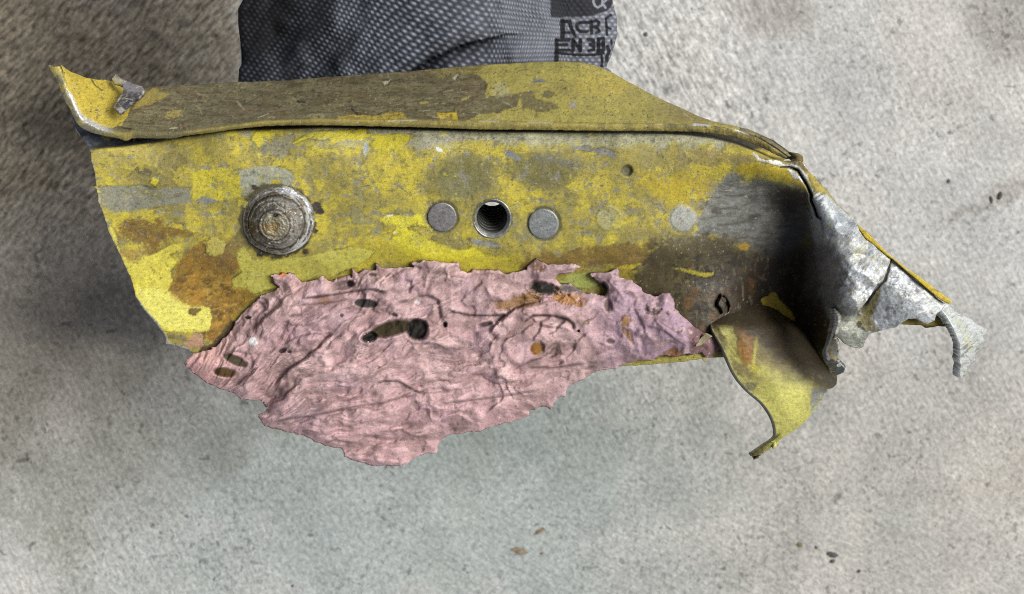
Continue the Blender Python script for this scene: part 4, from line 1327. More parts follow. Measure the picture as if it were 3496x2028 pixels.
# ------------------------------------------------------------------ bolt, plugs, threaded bush
NB, TH = 110, 280
prof = np.array([(124, -6), (124, 6), (121, 16), (114, 23), (107, 29), (103, 38), (98, 43), (92, 53), (86, 58), (80, 68), (72, 76), (64, 84), (57, 88), (53, 95), (47, 99), (30, 101), (14, 100), (0.5, 99)], float)
pr = catmull(prof, NB)
th = np.linspace(0, 2 * math.pi, TH, endpoint=False)
rr, tt = np.meshgrid(pr[:, 0], th, indexing='ij')
hh = np.repeat(pr[:, 1][:, None], TH, 1)
lx_, ly_ = rr * np.cos(tt), rr * np.sin(tt)
wob = 1 + .03 * fbm(np.cos(tt) * 60 + 300, np.sin(tt) * 60, 40, 3, 900)
ringn = fbm(rr + 2.5 * np.cos(tt * 2 + 1), 6 * np.cos(tt), 9, 3, 901)
rough2 = fbm(lx_ + 500, ly_ + 500, 26, 4, 902)
rough3 = fbm(lx_ + 500, ly_ + 500, 9, 3, 906)
hh = hh + 3.2 * ringn * sm(.02, .2, rr / 124) + 3.0 * rough2 + 1.4 * rough3
slot = np.exp(-(((lx_ - 2) / 13) ** 2 + ((ly_ + 34) / 6) ** 2))
hh = hh - 16 * slot
cxb, cyb, czb = BOLT[0], BOLT[1], Tz(BOLT[1])
x = (cxb + lx_ * wob - .15 * hh).ravel()
y = (cyb + ly_ * wob * .95 + .20 * hh).ravel()
z = (czb - .35 * ly_ * .95 + .10 * lx_ + hh).ravel()
p = Paint(x, y, 31)
r1, t1 = rr.ravel(), tt.ravel()
rn = ringn.ravel()
m = sm(-.6, .6, rn + .8 * rough2.ravel())[:, None]
p.c[:] = C(112, 106, 98) * (1 - m) + C(164, 162, 154) * m
p.met[:] = .25
p.rough[:] = .5
p.blend(.75 * sm(.05, .5, fbm(x, y, 62, 4, 905)) * sm(118, 100, r1), C(118, 92, 64))
p.blend(.6 * sm(.15, .5, fbm(x, y, 20, 4, 907)), C(76, 68, 60))
p.blend(.6 * sm(.3, .6, fbm(x, y, 13, 4, 908)), C(206, 202, 190), met=.35, rough=.4)
p.blend(.85 * sm(98, 106, r1) * sm(-.3, .25, fbm(t1 * 30, r1 * 2, 16, 3, 904)) * sm(-.5, .4, np.cos(t1 + .3)), C(240, 246, 250), met=.35, rough=.33)  # highlight painted on the right of the rim
p.blend(.75 * sm(104, 98, r1) * sm(92, 97, r1), C(58, 52, 46))
p.blend(.6 * sm(60, 55, r1) * sm(50, 54, r1), C(66, 58, 50))
p.blend(.6 * sm(52, 46, r1), C(168, 160, 128))
p.blend(.7 * sm(32, 18, np.hypot(lx_.ravel() + 12, ly_.ravel() - 8) + 12 * rough2.ravel()), C(160, 128, 70))
p.blend(.95 * sm(.4, .75, slot.ravel()), C(24, 22, 20))
p.c *= .86
speckle(p, 31, .8)
idx = np.arange(NB * TH).reshape(NB, TH)
nxt = np.roll(idx, -1, 1)
F = np.stack([idx[:-1], nxt[:-1], nxt[1:], idx[1:]], -1).reshape(-1, 4)[:, ::-1]
bolt = mesh_obj("bolt_head", W(x, y, z), F, M_METAL, frag, p)
bolt["label"] = "worn domed bolt head, dirty brown and grey rings"


def lathe(name, c, prof, paintf, label, seg=96, sx=1.0, sy=1.0, shift=(0, 0)):
    prof = np.array(prof, float)
    r, h = prof[:, 0], prof[:, 1]
    th = np.linspace(0, 2 * math.pi, seg, endpoint=False)
    n = len(r)
    lx = r[:, None] * np.cos(th) * sx
    ly = r[:, None] * np.sin(th) * sy
    hh = np.repeat(h[:, None], seg, 1)
    x = (c[0] + lx + shift[0] * hh).ravel()
    y = (c[1] + ly + shift[1] * hh).ravel()
    z = (Tz(c[1]) - .35 * ly + hh).ravel()
    p = Paint(x, y, 37)
    paintf(p, np.repeat(h, seg), np.repeat(r, seg))
    i = np.arange(n * seg).reshape(n, seg)
    j = np.roll(i, -1, 1)
    F = np.stack([i[:-1], j[:-1], j[1:], i[1:]], -1).reshape(-1, 4)[:, ::-1]
    o = mesh_obj(name, W(x, y, z), F, M_METAL, frag, p)
    o["label"] = label
    return o


def plug_paint(col, col2):
    def f(p, h, r):
        p.fill(col)
        p.met[:] = .35
        p.rough[:] = .45
        p.blend(.7 * sm(-.1, .5, fbm(p.x, p.y * 1.6, 36, 4, 911)), col2)
        p.blend(.5 * sm(.25, .6, fbm(p.x, p.y * 2, 16, 4, 912)), C(110, 106, 96))
        rim = np.exp(-((r - 47) / 3.0) ** 2)
        p.blend(.3 * rim * sm(-.2, .3, fbm(p.x, p.y, 24, 3, 913)), C(214, 214, 210))
        speckle(p, 37, .25)
    return f


rs = np.concatenate([[52, 51, 49.5, 47], np.linspace(45, .5, 24)])
hs = np.concatenate([[-6, 1, 4, 5.5], 6 + .6 * np.sin(np.linspace(0, 3, 24))])
lathe("rivet", (1510, 741), np.stack([rs * .98, hs], 1), plug_paint(C(136, 134, 132), C(150, 148, 152)), "smooth grey rivet left of the threaded hole")
lathe("rivet", (1856, 764), np.stack([rs * 1.03, hs], 1), plug_paint(C(144, 150, 148), C(162, 168, 168)), "pale grey rivet right of the threaded hole")

hh = np.linspace(-4, -250, 150)
thr = 55.5 + 3.6 * np.sin(hh / 25.0 * 2 * math.pi) - 2.0 * sm(-20, -250, hh)
pf = [(68, -4), (66, 2.5), (63, 3.5), (60, 2), (58.5, -1)] + list(zip(thr, hh)) + [(66, -252), (68, -200), (68, -20)]


def bush_paint(p, h, r):
    p.fill(C(146, 150, 148))
    p.met[:] = .55
    p.rough[:] = .42
    p.blend(.5 * sm(-14, -60, h), C(150, 150, 138))
    p.blend(.55 * (h < -6) * sm(55, 52.5, r), C(70, 68, 62))
    p.blend(.8 * sm(57.5, 54.5, r) * sm(-6, -16, h), C(58, 58, 54))
    p.blend(.6 * (h > -3) * sm(0, .4, fbm(p.x, p.y, 26, 3, 921)), C(206, 206, 192))


lathe("threaded_bush", (1680, 745), pf, bush_paint, "bare threaded hole through the plate", 120, 1.0, 1.03, (0.0, 0.39))

# ------------------------------------------------------------------ pink filler
PK = np.concatenate([
    R(5, [(120, 690), (80, 735), (60, 762), (95, 800), (190, 880), (280, 925), (380, 960), (440, 995), (560, 1005), (598, 1015), (600, 1080), (540, 1105), (590, 1180), (720, 1215), (850, 1240), (930, 1285), (1010, 1312), (1100, 1332), (1120, 1382), (1200, 1412), (1300, 1442), (1500, 1447), (1570, 1400), (1640, 1372), (1740, 1350), (1758, 1275), (1820, 1235), (1940, 1222)]),
    np.array([(1640, 1474), (1664, 1460), (1722, 1445)], float),
    R(6, [(750, 1390), (745, 1350), (800, 1328), (880, 1318), (938, 1335), (950, 1285), (980, 1240), (1050, 1225), (1065, 1170), (1085, 1138), (1200, 1082), (1270, 1032), (1420, 990), (1475, 1002), (1500, 970), (1560, 955), (1640, 930), (1760, 925), (1860, 880), (1960, 900), (2050, 880), (2180, 860), (2220, 910), (2300, 870), (2340, 800), (2300, 740), (2200, 700), (2110, 640), (2030, 560), (1960, 490), (1950, 420), (1915, 362), (1860, 370), (1820, 400), (1750, 380), (1690, 345), (1640, 290), (1600, 262), (1560, 255), (1485, 232), (1495, 185), (1400, 190), (1320, 192), (1255, 228), (1340, 290), (1385, 350), (1370, 385), (1220, 370), (1100, 300), (1000, 290), (970, 250), (990, 215), (1100, 195), (1172, 155), (1100, 115), (1020, 135), (960, 125), (900, 130), (820, 100), (770, 115), (740, 150), (720, 180), (640, 190), (540, 205), (440, 185), (350, 188), (260, 200), (200, 195), (150, 150)]),
    R(5, [(1900, 120), (1880, 95), (1780, 85), (1680, 82), (1560, 102), (1600, 118), (1480, 125), (1420, 130), (1370, 125), (1330, 98), (1330, 140), (1270, 140), (1210, 165), (1180, 148), (1175, 190), (1100, 210), (1040, 216), (1010, 210), (985, 175), (950, 185), (940, 205), (880, 218), (828, 218), (810, 195), (795, 180), (740, 165), (700, 170), (625, 178), (660, 225), (690, 255), (640, 285), (590, 300), (545, 335), (500, 375), (440, 430), (400, 480), (370, 540), (320, 600), (250, 660), (180, 682)])])
pkx, pky, pkF = grid_sheet(PK, 3.4, ragged=5.0, seed=3)
pp = Paint(pkx, pky, 41)


def rot(x, y, deg):
    q = math.radians(deg)
    return x * math.cos(q) + y * math.sin(q), -x * math.sin(q) + y * math.cos(q)


def ellm(x, y, c, r, deg=0.0, p=1.0):
    u, v = rot(x - c[0], y - c[1], deg)
    return np.sqrt((u / r[0]) ** 2 + (v / r[1]) ** 2)


def pink_shape(p):
    x, y = p.x, p.y
    wx = x + 30 * fbm(x, y, 190, 3, 1001)
    wy = y + 30 * fbm(x, y, 190, 3, 1002)
    qx, qy = wx - 560, 1560 - wy
    u = np.hypot(qx, qy)
    v = np.arctan2(qy, qx) * 780
    u2, v2 = rot(wx, wy, -12)
    low = sm(1180, 1330, y - .1 * (x - 1300))
    f1 = .8 * fbm(u * .3, v, 46, 4, 1003, .5) + .4 * fbm(x, y, 60, 3, 1043)
    f2 = .8 * fbm(u2 * .3, v2, 44, 4, 1004, .5) + .3 * fbm(x, y, 60, 3, 1044)
    flow = f1 * (1 - low) + f2 * low
    ridge = 1 - np.abs(fbm(u * .3, v, 52, 3, 1005)) * 2
    lump = fbm(x, y, 120, 3, 1006)
    small = .5 * fbm(u * .5, v, 22, 4, 1007) + .5 * fbm(x, y, 22, 3, 1027)
    fine = .6 * fbm(u * .6, v, 9, 2, 1008) + .4 * fbm(x, y, 7, 2, 1028)
    big = fbm(u * .33, v, 105, 3, 1030)
    fl3 = fbm(u * .16 * (1 - low) + u2 * .14 * low, v * (1 - low) + v2 * low, 84, 4, 1031)
    crease = np.exp(-(fl3 / .06) ** 2) * sm(.0, .45, fbm(x, y, 130, 3, 1032))
    ter = 2.0 * fbm(u * .36, v, 96, 3, 1033) + .25 * small
    ti = np.floor(ter)
    tf = ter - ti
    led = ti + sm(0, .3, tf)
    h = 14 * lump + 30 * big + 11 * flow + 9 * led - 3 * crease + 1.9 * small + .9 * fine
    ledge = np.exp(-((tf - .03) / .05) ** 2) * sm(-.3, .2, fbm(x, y, 90, 3, 1034))
    # flat smeared plateaus
    h = h + 6 * sm(.05, .2, fbm(u * .4, v, 80, 3, 1009))
    holem = np.zeros_like(x)
    drt = np.zeros_like(x)
    # colour
    m = sm(-.6, .6, small * .6 + lump * .5 + flow * .3)[:, None]
    p.c[:] = C(194, 157, 159) * (1 - m) + C(222, 190, 190) * m
    p.blend(.5 * sm(.0, .5, fbm(x, y, 170, 3, 1011)), C(196, 164, 176))
    p.blend(.75 * sm(1950, 2150, x + 30 * p.wn), C(190, 162, 182))
    p.blend(.75 * sm(820, 700, x + 20 * p.wn), C(232, 178, 172))
    p.blend(.35 * sm(1280, 1430, y), C(224, 178, 182))
    p.blend(.55 * sm(.15, .6, -flow + .3 * small), C(134, 110, 106))  # hollows darker and ledges paler by height, shading put into colour
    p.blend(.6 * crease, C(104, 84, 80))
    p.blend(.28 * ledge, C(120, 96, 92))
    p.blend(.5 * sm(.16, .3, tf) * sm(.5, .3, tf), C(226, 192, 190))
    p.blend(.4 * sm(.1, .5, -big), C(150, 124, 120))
    p.blend(.35 * sm(.25, .6, fbm(x, y, 34, 4, 1012)), C(120, 104, 98))
    p.blend(.5 * sm(.5, .75, fine + .4 * small), C(110, 90, 88))
    st1 = fbm(u * .14, v, 11, 3, 1040)
    p.blend(.16 * sm(.25, .6, st1), C(130, 104, 100))
    p.blend(.15 * sm(.3, .6, -st1), C(228, 198, 194))
    p.blend(.5 * sm(.2, .5, fbm(u * .3, v, 46, 5, 1041, .62)), C(150, 122, 118))
    p.blend(.45 * sm(90, 20, np.hypot((x - 1010) * .5, y - 1400)) * sm(-.3, .3, small), C(140, 132, 140))
    p.rough[:] = .75

    def hole(c, r, deg, dep, col, soft=.25, warp=.25, a=1.0):
        nonlocal h
        e = ellm(x, y, c, r, deg) + warp * p.wn * .35
        mm = sm(1 + soft, 1 - soft, e)
        h = h - dep * mm
        holem[:] = np.maximum(holem, sm(1.45, 1.1, e))
        p.blend(a * sm(1 + soft * .6, 1 - soft, e), col, rough=.7)
        rim = np.exp(-((e - 1.25) / .16) ** 2)
        h = h + dep * .22 * rim
    K, BK, GB = C(44, 42, 40), C(22, 21, 20), C(66, 60, 46)
    P5 = lambda a, b: tuple(R(5, [(a, b)])[0])
    P6 = lambda a, b: tuple(R(6, [(a, b)])[0])
    P20 = lambda a, b: tuple(R(20, [(a, b)])[0])
    P21 = lambda a, b: tuple(R(21, [(a, b)])[0])
    P22 = lambda a, b: tuple(R(22, [(a, b)])[0])
    hole(P20(1965, 655), (40, 15), 5, 10, C(70, 68, 66), .12, .1)
    hole(P5(1440, 530), (82, 26), -14, 16, C(66, 58, 38), .2, .3)
    hole(P5(1605, 535), (36, 36), 0, 26, K, .12, .15)
    hole(P5(1285, 590), (26, 18), -10, 18, C(38, 38, 36), .2, .25)
    hole(P5(395, 740), (46, 16), 24, 9, C(84, 76, 58), .2, .3)
    hole(P5(325, 822), (40, 17), 8, 9, C(98, 78, 46), .2, .3)
    hole(P5(1792, 503), (7, 10), 0, 14, BK, .2, .1)
    hole(P20(1640, 390), (34, 13), -8, 14, C(128, 112, 110), .4, .2, .7)
    hole(P20(1745, 370), (12, 12), 0, 12, C(60, 54, 50), .3, .2)
    hole(P20(280, 855), (12, 6), 0, 8, C(58, 50, 46))
    hole(P20(2060, 240), (12, 6), 0, 8, C(84, 72, 68))
    hole(P20(770, 1335), (13, 8), -20, 9, C(76, 66, 64))
    hole(P20(870, 1350), (7, 5), 0, 8, C(60, 50, 46))
    hole(P20(2380, 820), (11, 6), 20, 7, C(84, 76, 72))
    hole(P20(1620, 830), (6, 6), 0, 7, C(84, 76, 72))
    hole(P21(2000, 440), (46, 22), 12, 24, C(44, 44, 38), .3, .5)
    p.poly(R(21, [(1310, 730), (1360, 670), (1450, 600), (1620, 560), (1700, 510), (1850, 520), (2050, 560), (2180, 520), (2350, 530), (2480, 620), (2500, 700), (2350, 640), (2150, 610), (1990, 620), (1820, 680), (1600, 720), (1450, 760)]), C(150, 114, 62), 4, 12, .95, dh=-9, var=.25)
    p.poly(R(22, [(0, 420), (150, 410), (280, 450), (350, 520), (340, 590), (200, 590), (0, 540)]), C(184, 134, 76), 4, 8, .8, dh=-4)
    p.poly(R(21, [(2180, 420), (2300, 380), (2700, 400), (2750, 470), (2500, 520), (2250, 520)]), C(92, 94, 84), 5, 8, .9, dh=-14)
    hole(P22(590, 380), (14, 22), -20, 22, C(34, 34, 30), .3, .2)
    hole(P22(640, 600), (14, 24), -14, 8, C(84, 72, 62), .4, .4, .8)
    p.poly(R(22, [(810, 740), (900, 730), (945, 790), (880, 860), (820, 840)]), C(164, 122, 64), 3, 6, .95, dh=-5)
    p.poly(R(22, [(820, 870), (940, 920), (955, 1070), (880, 1010), (840, 940)]), C(138, 106, 56), 3, 5, .95, dh=-6)
    p.poly(R(22, [(1090, 630), (1200, 640), (1300, 650), (1290, 700), (1210, 735), (1110, 700)]), C(104, 88, 72), 4, 8, .9, dh=-9)
    p.poly(R(22, [(1340, 1180), (1460, 1110), (1560, 1180), (1580, 1230), (1450, 1240), (1380, 1220)]), C(150, 102, 52), 3, 5, .95, dh=-3)
    p.poly(R(22, [(1640, 900), (1750, 800), (1900, 780), (2000, 850), (2080, 1000), (2060, 1250), (1850, 1290), (1650, 1180)]), C(110, 78, 74), 14, 16, .85, dh=-5)
    p.poly(R(22, [(330, 830), (360, 800), (440, 760), (400, 810)]), C(168, 136, 100), 2, 4, .9, dh=-4)
    hole(P22(670, 1040), (14, 9), 10, 7, C(100, 90, 86), .4)
    hole(P22(265, 912), (3.5, 3.5), 0, 8, BK)
    hole(P21(1890, 1310), (22, 24), 0, 8, C(146, 104, 50), .25, .4)
    hole(P21(1160, 955), (26, 8), -12, 12, C(58, 52, 48), .5, .3, .8)
    hole(P21(2500, 1050), (4, 4), 0, 8, BK)
    p.ell(P20(360, 1210), (16, 14), WHT, warp=.5, dh=2)
    p.ell(P20(1370, 610), (24, 10), C(168, 124, 84), rot=10, warp=.5, edge=.4, a=.7)
    p.ell(P20(760, 240), (14, 8), C(214, 130, 70), warp=.4, edge=.4, a=.8)
    p.ell(P21(190, 640), (8, 5), WHT, warp=.4, a=.8)
    p.poly(R(21, [(1780, 130), (1900, 50), (2000, 100), (2060, 180), (2000, 220), (1880, 170)]), C(128, 94, 66), 3, 7, .9)
    # steps: one side of the line stands proud of the other
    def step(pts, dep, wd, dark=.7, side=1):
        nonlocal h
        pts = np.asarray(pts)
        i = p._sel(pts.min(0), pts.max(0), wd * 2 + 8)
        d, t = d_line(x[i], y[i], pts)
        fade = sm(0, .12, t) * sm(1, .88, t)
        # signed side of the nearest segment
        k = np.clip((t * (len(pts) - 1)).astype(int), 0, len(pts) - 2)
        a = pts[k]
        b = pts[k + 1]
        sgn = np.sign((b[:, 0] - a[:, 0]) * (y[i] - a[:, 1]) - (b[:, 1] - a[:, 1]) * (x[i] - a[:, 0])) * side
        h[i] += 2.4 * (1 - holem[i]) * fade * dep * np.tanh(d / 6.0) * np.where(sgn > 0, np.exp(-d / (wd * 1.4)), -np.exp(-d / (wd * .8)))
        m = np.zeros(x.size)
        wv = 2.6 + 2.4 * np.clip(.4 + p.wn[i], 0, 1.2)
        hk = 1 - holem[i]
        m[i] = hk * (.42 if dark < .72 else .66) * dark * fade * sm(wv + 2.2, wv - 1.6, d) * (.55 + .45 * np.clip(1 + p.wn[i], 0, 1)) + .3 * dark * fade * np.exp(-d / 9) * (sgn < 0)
        p.blend(m, C(66, 54, 52))  # painted shade along each step, fading out on its low side
    step(R(6, [(405, 700), (450, 650), (500, 590), (570, 540), (640, 490), (740, 455), (850, 435)]), 9, 26, .85)
    step(R(6, [(415, 715), (440, 750), (470, 775)]), 6, 14, .7)
    step(R(21, [(1700, 960), (1760, 890), (1850, 825), (1980, 825), (2150, 835), (2320, 870), (2420, 940), (2440, 1000), (2410, 1060)]), 9, 24, .9, -1)
    step(R(21, [(1830, 1180), (1920, 1090), (1970, 960), (1950, 900)]), 6, 18, .5)
    step(R(21, [(2050, 1110), (2160, 1060), (2240, 960), (2330, 890)]), 6, 16, .45)
    step(R(21, [(1940, 1400), (2040, 1320), (2120, 1240), (2220, 1210)]), 7, 18, .6, -1)
    step(R(20, [(780, 600), (740, 680), (620, 770), (500, 870), (330, 1060)]), 10, 26, .6, -1)
    step(R(20, [(580, 250), (680, 380), (760, 470), (770, 560)]), 9, 20, .8, 1)
    step(R(20, [(830, 740), (950, 690), (1150, 670), (1300, 690), (1400, 750), (1420, 830), (1300, 900), (1100, 970), (900, 960), (820, 900)]), 4, 12, .5)
    step(R(20, [(850, 850), (930, 820), (1040, 820), (1060, 860)]), 4, 10, .5, -1)
    step(R(20, [(1000, 590), (1250, 560), (1500, 530), (1800, 480), (2000, 450), (2150, 470), (2310, 510)]), 7, 14, .75, -1)
    step(R(20, [(780, 700), (1000, 680), (1300, 660), (1600, 620), (1720, 590)]), 4, 10, .6, -1)
    step(R(20, [(730, 1290), (900, 1180), (1050, 1120), (1250, 1080), (1350, 1100), (1400, 1190)]), 8, 26, .5)
    step(R(5, [(640, 920), (700, 860), (750, 800), (840, 740), (950, 655), (1000, 590), (1060, 560)]), 9, 26, .8, 1)
    step(R(20, [(320, 640), (420, 620), (500, 660), (530, 740), (480, 800)]), 6, 14, .7, -1)
    step(R(20, [(460, 560), (540, 600), (570, 680), (550, 760)]), 5, 12, .6, -1)
    step(R(20, [(2170, 470), (2180, 360), (2260, 270), (2350, 200)]), 9, 18, .8, -1)
    step(R(5, [(580, 1160), (740, 1130), (900, 1110), (1040, 1085), (1170, 1050), (1380, 1025), (1500, 985), (1640, 968)]), 6, 20, .5, -1)
    step(R(5, [(1300, 905), (1380, 877), (1480, 880), (1570, 930), (1620, 955), (1645, 945), (1640, 930)]), 5, 16, .75, -1)
    step(R(5, [(1180, 1060), (1300, 1050), (1450, 1005), (1640, 960), (1900, 940)]), 4, 14, .5)
    step(R(6, [(0, 1285), (200, 1265), (400, 1240), (600, 1210), (860, 1170)]), 5, 16, .65, -1)
    step(R(6, [(0, 1190), (250, 1150), (450, 1120), (700, 1090)]), 4, 16, .3, -1)
    step(R(6, [(600, 1010), (760, 930), (900, 880), (990, 790)]), 7, 20, .6, -1)
    step(R(6, [(720, 985), (950, 985), (1150, 960), (1280, 940)]), 6, 16, .6, -1)
    step(R(6, [(20, 500), (250, 550), (420, 555), (580, 545)]), 6, 12, .8, -1)
    step(R(21, [(500, 690), (490, 610), (400, 560), (300, 540), (180, 560)]), 7, 18, .7, 1)
    step(R(21, [(540, 880), (520, 760), (500, 690)]), 6, 14, .6)
    step(R(21, [(250, 1250), (380, 1190), (480, 1100), (520, 1000)]), 6, 22, .5, -1)
    step(R(21, [(570, 360), (610, 290), (720, 270), (850, 290), (910, 330)]), 5, 12, .7)
    step(R(21, [(60, 480), (110, 420), (100, 340), (0, 310)]), 5, 12, .7)
    step(R(21, [(150, 350), (230, 390), (240, 440)]), 5, 10, .7)
    step(R(5, [(590, 1000), (610, 1050), (615, 1095)]), 7, 14, .8)
    step(R(22, [(640, 470), (600, 380), (520, 300), (430, 240)]), 8, 16, .7, -1)
    step(R(22, [(1230, 740), (1330, 830), (1500, 930), (1600, 900)]), 5, 12, .7)
    step(R(22, [(1090, 950), (1100, 870), (960, 600)]), 4, 14, .4)
    step(R(22, [(920, 1140), (1000, 1200), (1040, 1250)]), 5, 10, .7)
    step(R(5, [(520, 770), (500, 700), (420, 680), (330, 690)]), 4, 12, .4)
    step(R(5, [(1570, 1245), (1650, 1260), (1740, 1275)]), 4, 8, .7)
    # worn top edge: white-pink tears
    p.blend((1 - holem) * .55 * sm(.35, .6, fbm(x, y, 20, 3, 1020)) * sm(990, 940, y), C(236, 206, 200), dh=2)
    p.blend((1 - holem) * .6 * sm(.45, .7, fbm(u * .35, v, 18, 4, 1021)), C(236, 204, 202), dh=1)
    g = 1 + .10 * fbm(x, y, 10, 3, 1022)
    p.c *= g[:, None]
    p.blend(.6 * sm(.66, .8, fbm(x, y, 15, 2, 1023)), C(84, 72, 70), dh=-2)
    return h


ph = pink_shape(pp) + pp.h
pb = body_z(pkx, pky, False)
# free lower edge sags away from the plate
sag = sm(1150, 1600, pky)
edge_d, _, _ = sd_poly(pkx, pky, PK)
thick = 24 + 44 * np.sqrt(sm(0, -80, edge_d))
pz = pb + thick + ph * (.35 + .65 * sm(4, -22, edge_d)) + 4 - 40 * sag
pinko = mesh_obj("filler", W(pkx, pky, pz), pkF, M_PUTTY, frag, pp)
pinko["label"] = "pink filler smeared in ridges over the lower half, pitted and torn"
solid(pinko, 16)

# ------------------------------------------------------------------ gloved hand
hand = empty("gloved_hand", tuple(W(np.array(1460.), np.array(100.), np.array(-420.))), "hand in a grey knit work glove gripping the fragment from behind", "gloved hand")

ys = np.concatenate([np.arange(-5200, -90, 100), np.arange(-90, 330, 3.3), np.arange(330, 561, 22)])
ph1 = np.linspace(-math.pi / 2, math.pi / 2, 420)
ph2 = np.linspace(math.pi / 2, 3 * math.pi / 2, 60)[1:-1]
nF, nBk = len(ph1), len(ph2)
xl = np.interp(ys, [-5200, -900, -300, -60, 0, 30, 83, 140, 220, 236, 280, 330, 430, 560], [900, 900, 860, 845, 829, 813, 813, 820, 824, 816, 813, 820, 860, 960])
xr = np.interp(ys, [-5200, -900, -300, -60, 12, 60, 119, 188, 218, 330, 430, 560], [1880, 1930, 2040, 2082, 2093, 2106, 2108, 2088, 2074, 2040, 2000, 1900])
zc = np.interp(ys, [-5200, -300, 0, 130, 330, 560], [-560, -500, -480, -500, -560, -560])
hf = np.interp(ys, [-5200, -300, 0, 130, 260, 330, 560], [330, 250, 215, 205, 200, 190, 60])
hb = np.interp(ys, [-5200, -300, 300, 560], [330, 260, 220, 60])
VX, VY, VZ = [], [], []
tF = np.sin(ph1)
cF = np.cos(ph1) ** .8
xx = (xl + xr)[:, None] / 2 + (xr - xl)[:, None] / 2 * np.concatenate([tF, np.sin(ph2)])[None]
front = (zc[:, None] + hf[:, None] * cF[None])
backs = (zc[:, None] + hb[:, None] * (np.cos(ph2) * np.abs(np.cos(ph2)) ** -.2)[None])
zz = np.concatenate([front, backs], 1)
yy = np.repeat(ys[:, None], nF + nBk, 1)
x, y, z = xx.ravel(), yy.ravel(), zz.ravel()
isf = np.tile(np.concatenate([np.ones(nF), np.zeros(nBk)]), len(ys))
# folds of the fabric
fold, ft = d_line(x, y, R(3, [(1120, 470), (1180, 432), (1240, 395), (1310, 350), (1400, 310), (1500, 268), (1620, 235), (1760, 210), (1950, 200)]))
fp1 = sm(0, .1, ft + .1) * sm(1, .55, ft)
ysd = np.interp(x, R(3, [(1120, 470), (1180, 432), (1310, 350), (1500, 268), (1760, 210), (1950, 200)])[:, 0], R(3, [(1120, 470), (1180, 432), (1310, 350), (1500, 268), (1760, 210), (1950, 200)])[:, 1])
below = y > ysd
z = z - isf * fp1 * np.where(below, 165 * np.exp(-fold / 46), 30 * np.exp(-fold / 16))
z = z + isf * fp1 * np.where(below, 0, 22 * np.exp(-((fold - 40) / 45) ** 2))
z = z + isf * 30 * np.exp(-(((x - 1780) / 190) ** 2 + ((y - 190) / 55) ** 2))
z = z - isf * 95 * np.exp(-(((x - 930) / 150) ** 2 + ((y - 130) / 190) ** 2))
z = z + isf * 22 * fbm(x, y, 190, 3, 1101) + isf * 16 * sm(1350, 1150, x) * np.sin((x * .8 + y * .55) / 42.0 + 2 * fbm(x, y, 150, 2, 1107)) + isf * 7 * fbm(x + y * .8, (y - x * .6) * .5, 60, 2, 1102) * sm(1250, 900, x)
# knit: staggered loops in rows that fan out to the left
fan = sm(1250, 850, x)
rgt = sm(1650, 1950, x)
px_ = 31 - 9 * rgt
slope = .30 + .25 * fan - .30 * rgt
mid = .30 * (np.minimum(x, 1650) - 1400) + .1 * (np.clip(x, 1650, 1950) - 1650)
lf = np.clip(1400 - x, 0, 600)
trow = (y * (1 + .25 * sm(0, 500, lf)) - mid + .12 * lf - .00012 * lf ** 2) / (17.5 - 4 * rgt)
wave = 1.0
rown = np.floor(trow)
sx = (x - .55 * lf * sm(0, 300, lf)) / px_ + .5 * (rown % 2) + .06 * fbm(x, y, 40, 2, 1103)
fs = sx - np.floor(sx) - .5
fr = trow - rown - .5
loop = np.exp(-(fs / .34) ** 2 * 1.2) * np.exp(-(fr / .40) ** 2 * 1.2)
dens = sm(-.1, .3, fbm(x, y, 300, 2, 1104)) * .3 + .7
knit = loop * (1 - .3 * fan)
knit = knit * (.8 + .35 * fbm(x, y, 30, 3, 1108))
rib = .5 + .5 * np.sin((x * .86 + y * .5) / 21.0 + 2.5 * fbm(x, y, 200, 2, 1109))
knit = knit * (1 - .55 * sm(1450, 1150, x) * rib)
z = z + isf * 9 * knit
p = Paint(x, y, 51)
g = np.clip(knit * 1.25 + .12 * fbm(x, y, 8, 2, 1105), 0, 1)[:, None]
p.c[:] = C(42, 47, 56) * (1 - g) + C(142, 149, 163) * g  # gaps between loops painted dark, as occlusion
p.blend(.45 * sm(1350, 1950, x), C(168, 172, 186))  # right side painted paler, as the lit side
p.c = p.c * (.55 + .55 * np.clip(knit * 1.3 + .15, 0, 1))[:, None]
p.rough[:] = .9
p.blend(.55 * np.exp(-(((x - 930) / 150) ** 2 + ((y - 40) / 110) ** 2)), C(30, 29, 28))  # shade painted at the upper left
p.blend(.6 * sm(1220, 900, x + 70 * fbm(x, y, 120, 3, 1106)) * (1 - .5 * sm(150, 260, y)), C(34, 31, 30))   # left side darkened in the colour, as shade
edge_y = isf < .5
p.blend(edge_y * 1.0, C(70, 76, 88))
# printed marks
INK = C(26, 27, 30)


def stroke(pts, wd=5.5, a=.93):
    p.line(R(14, pts), wd, INK, a=a, soft=1.6, warp=1.2, rough=.8)


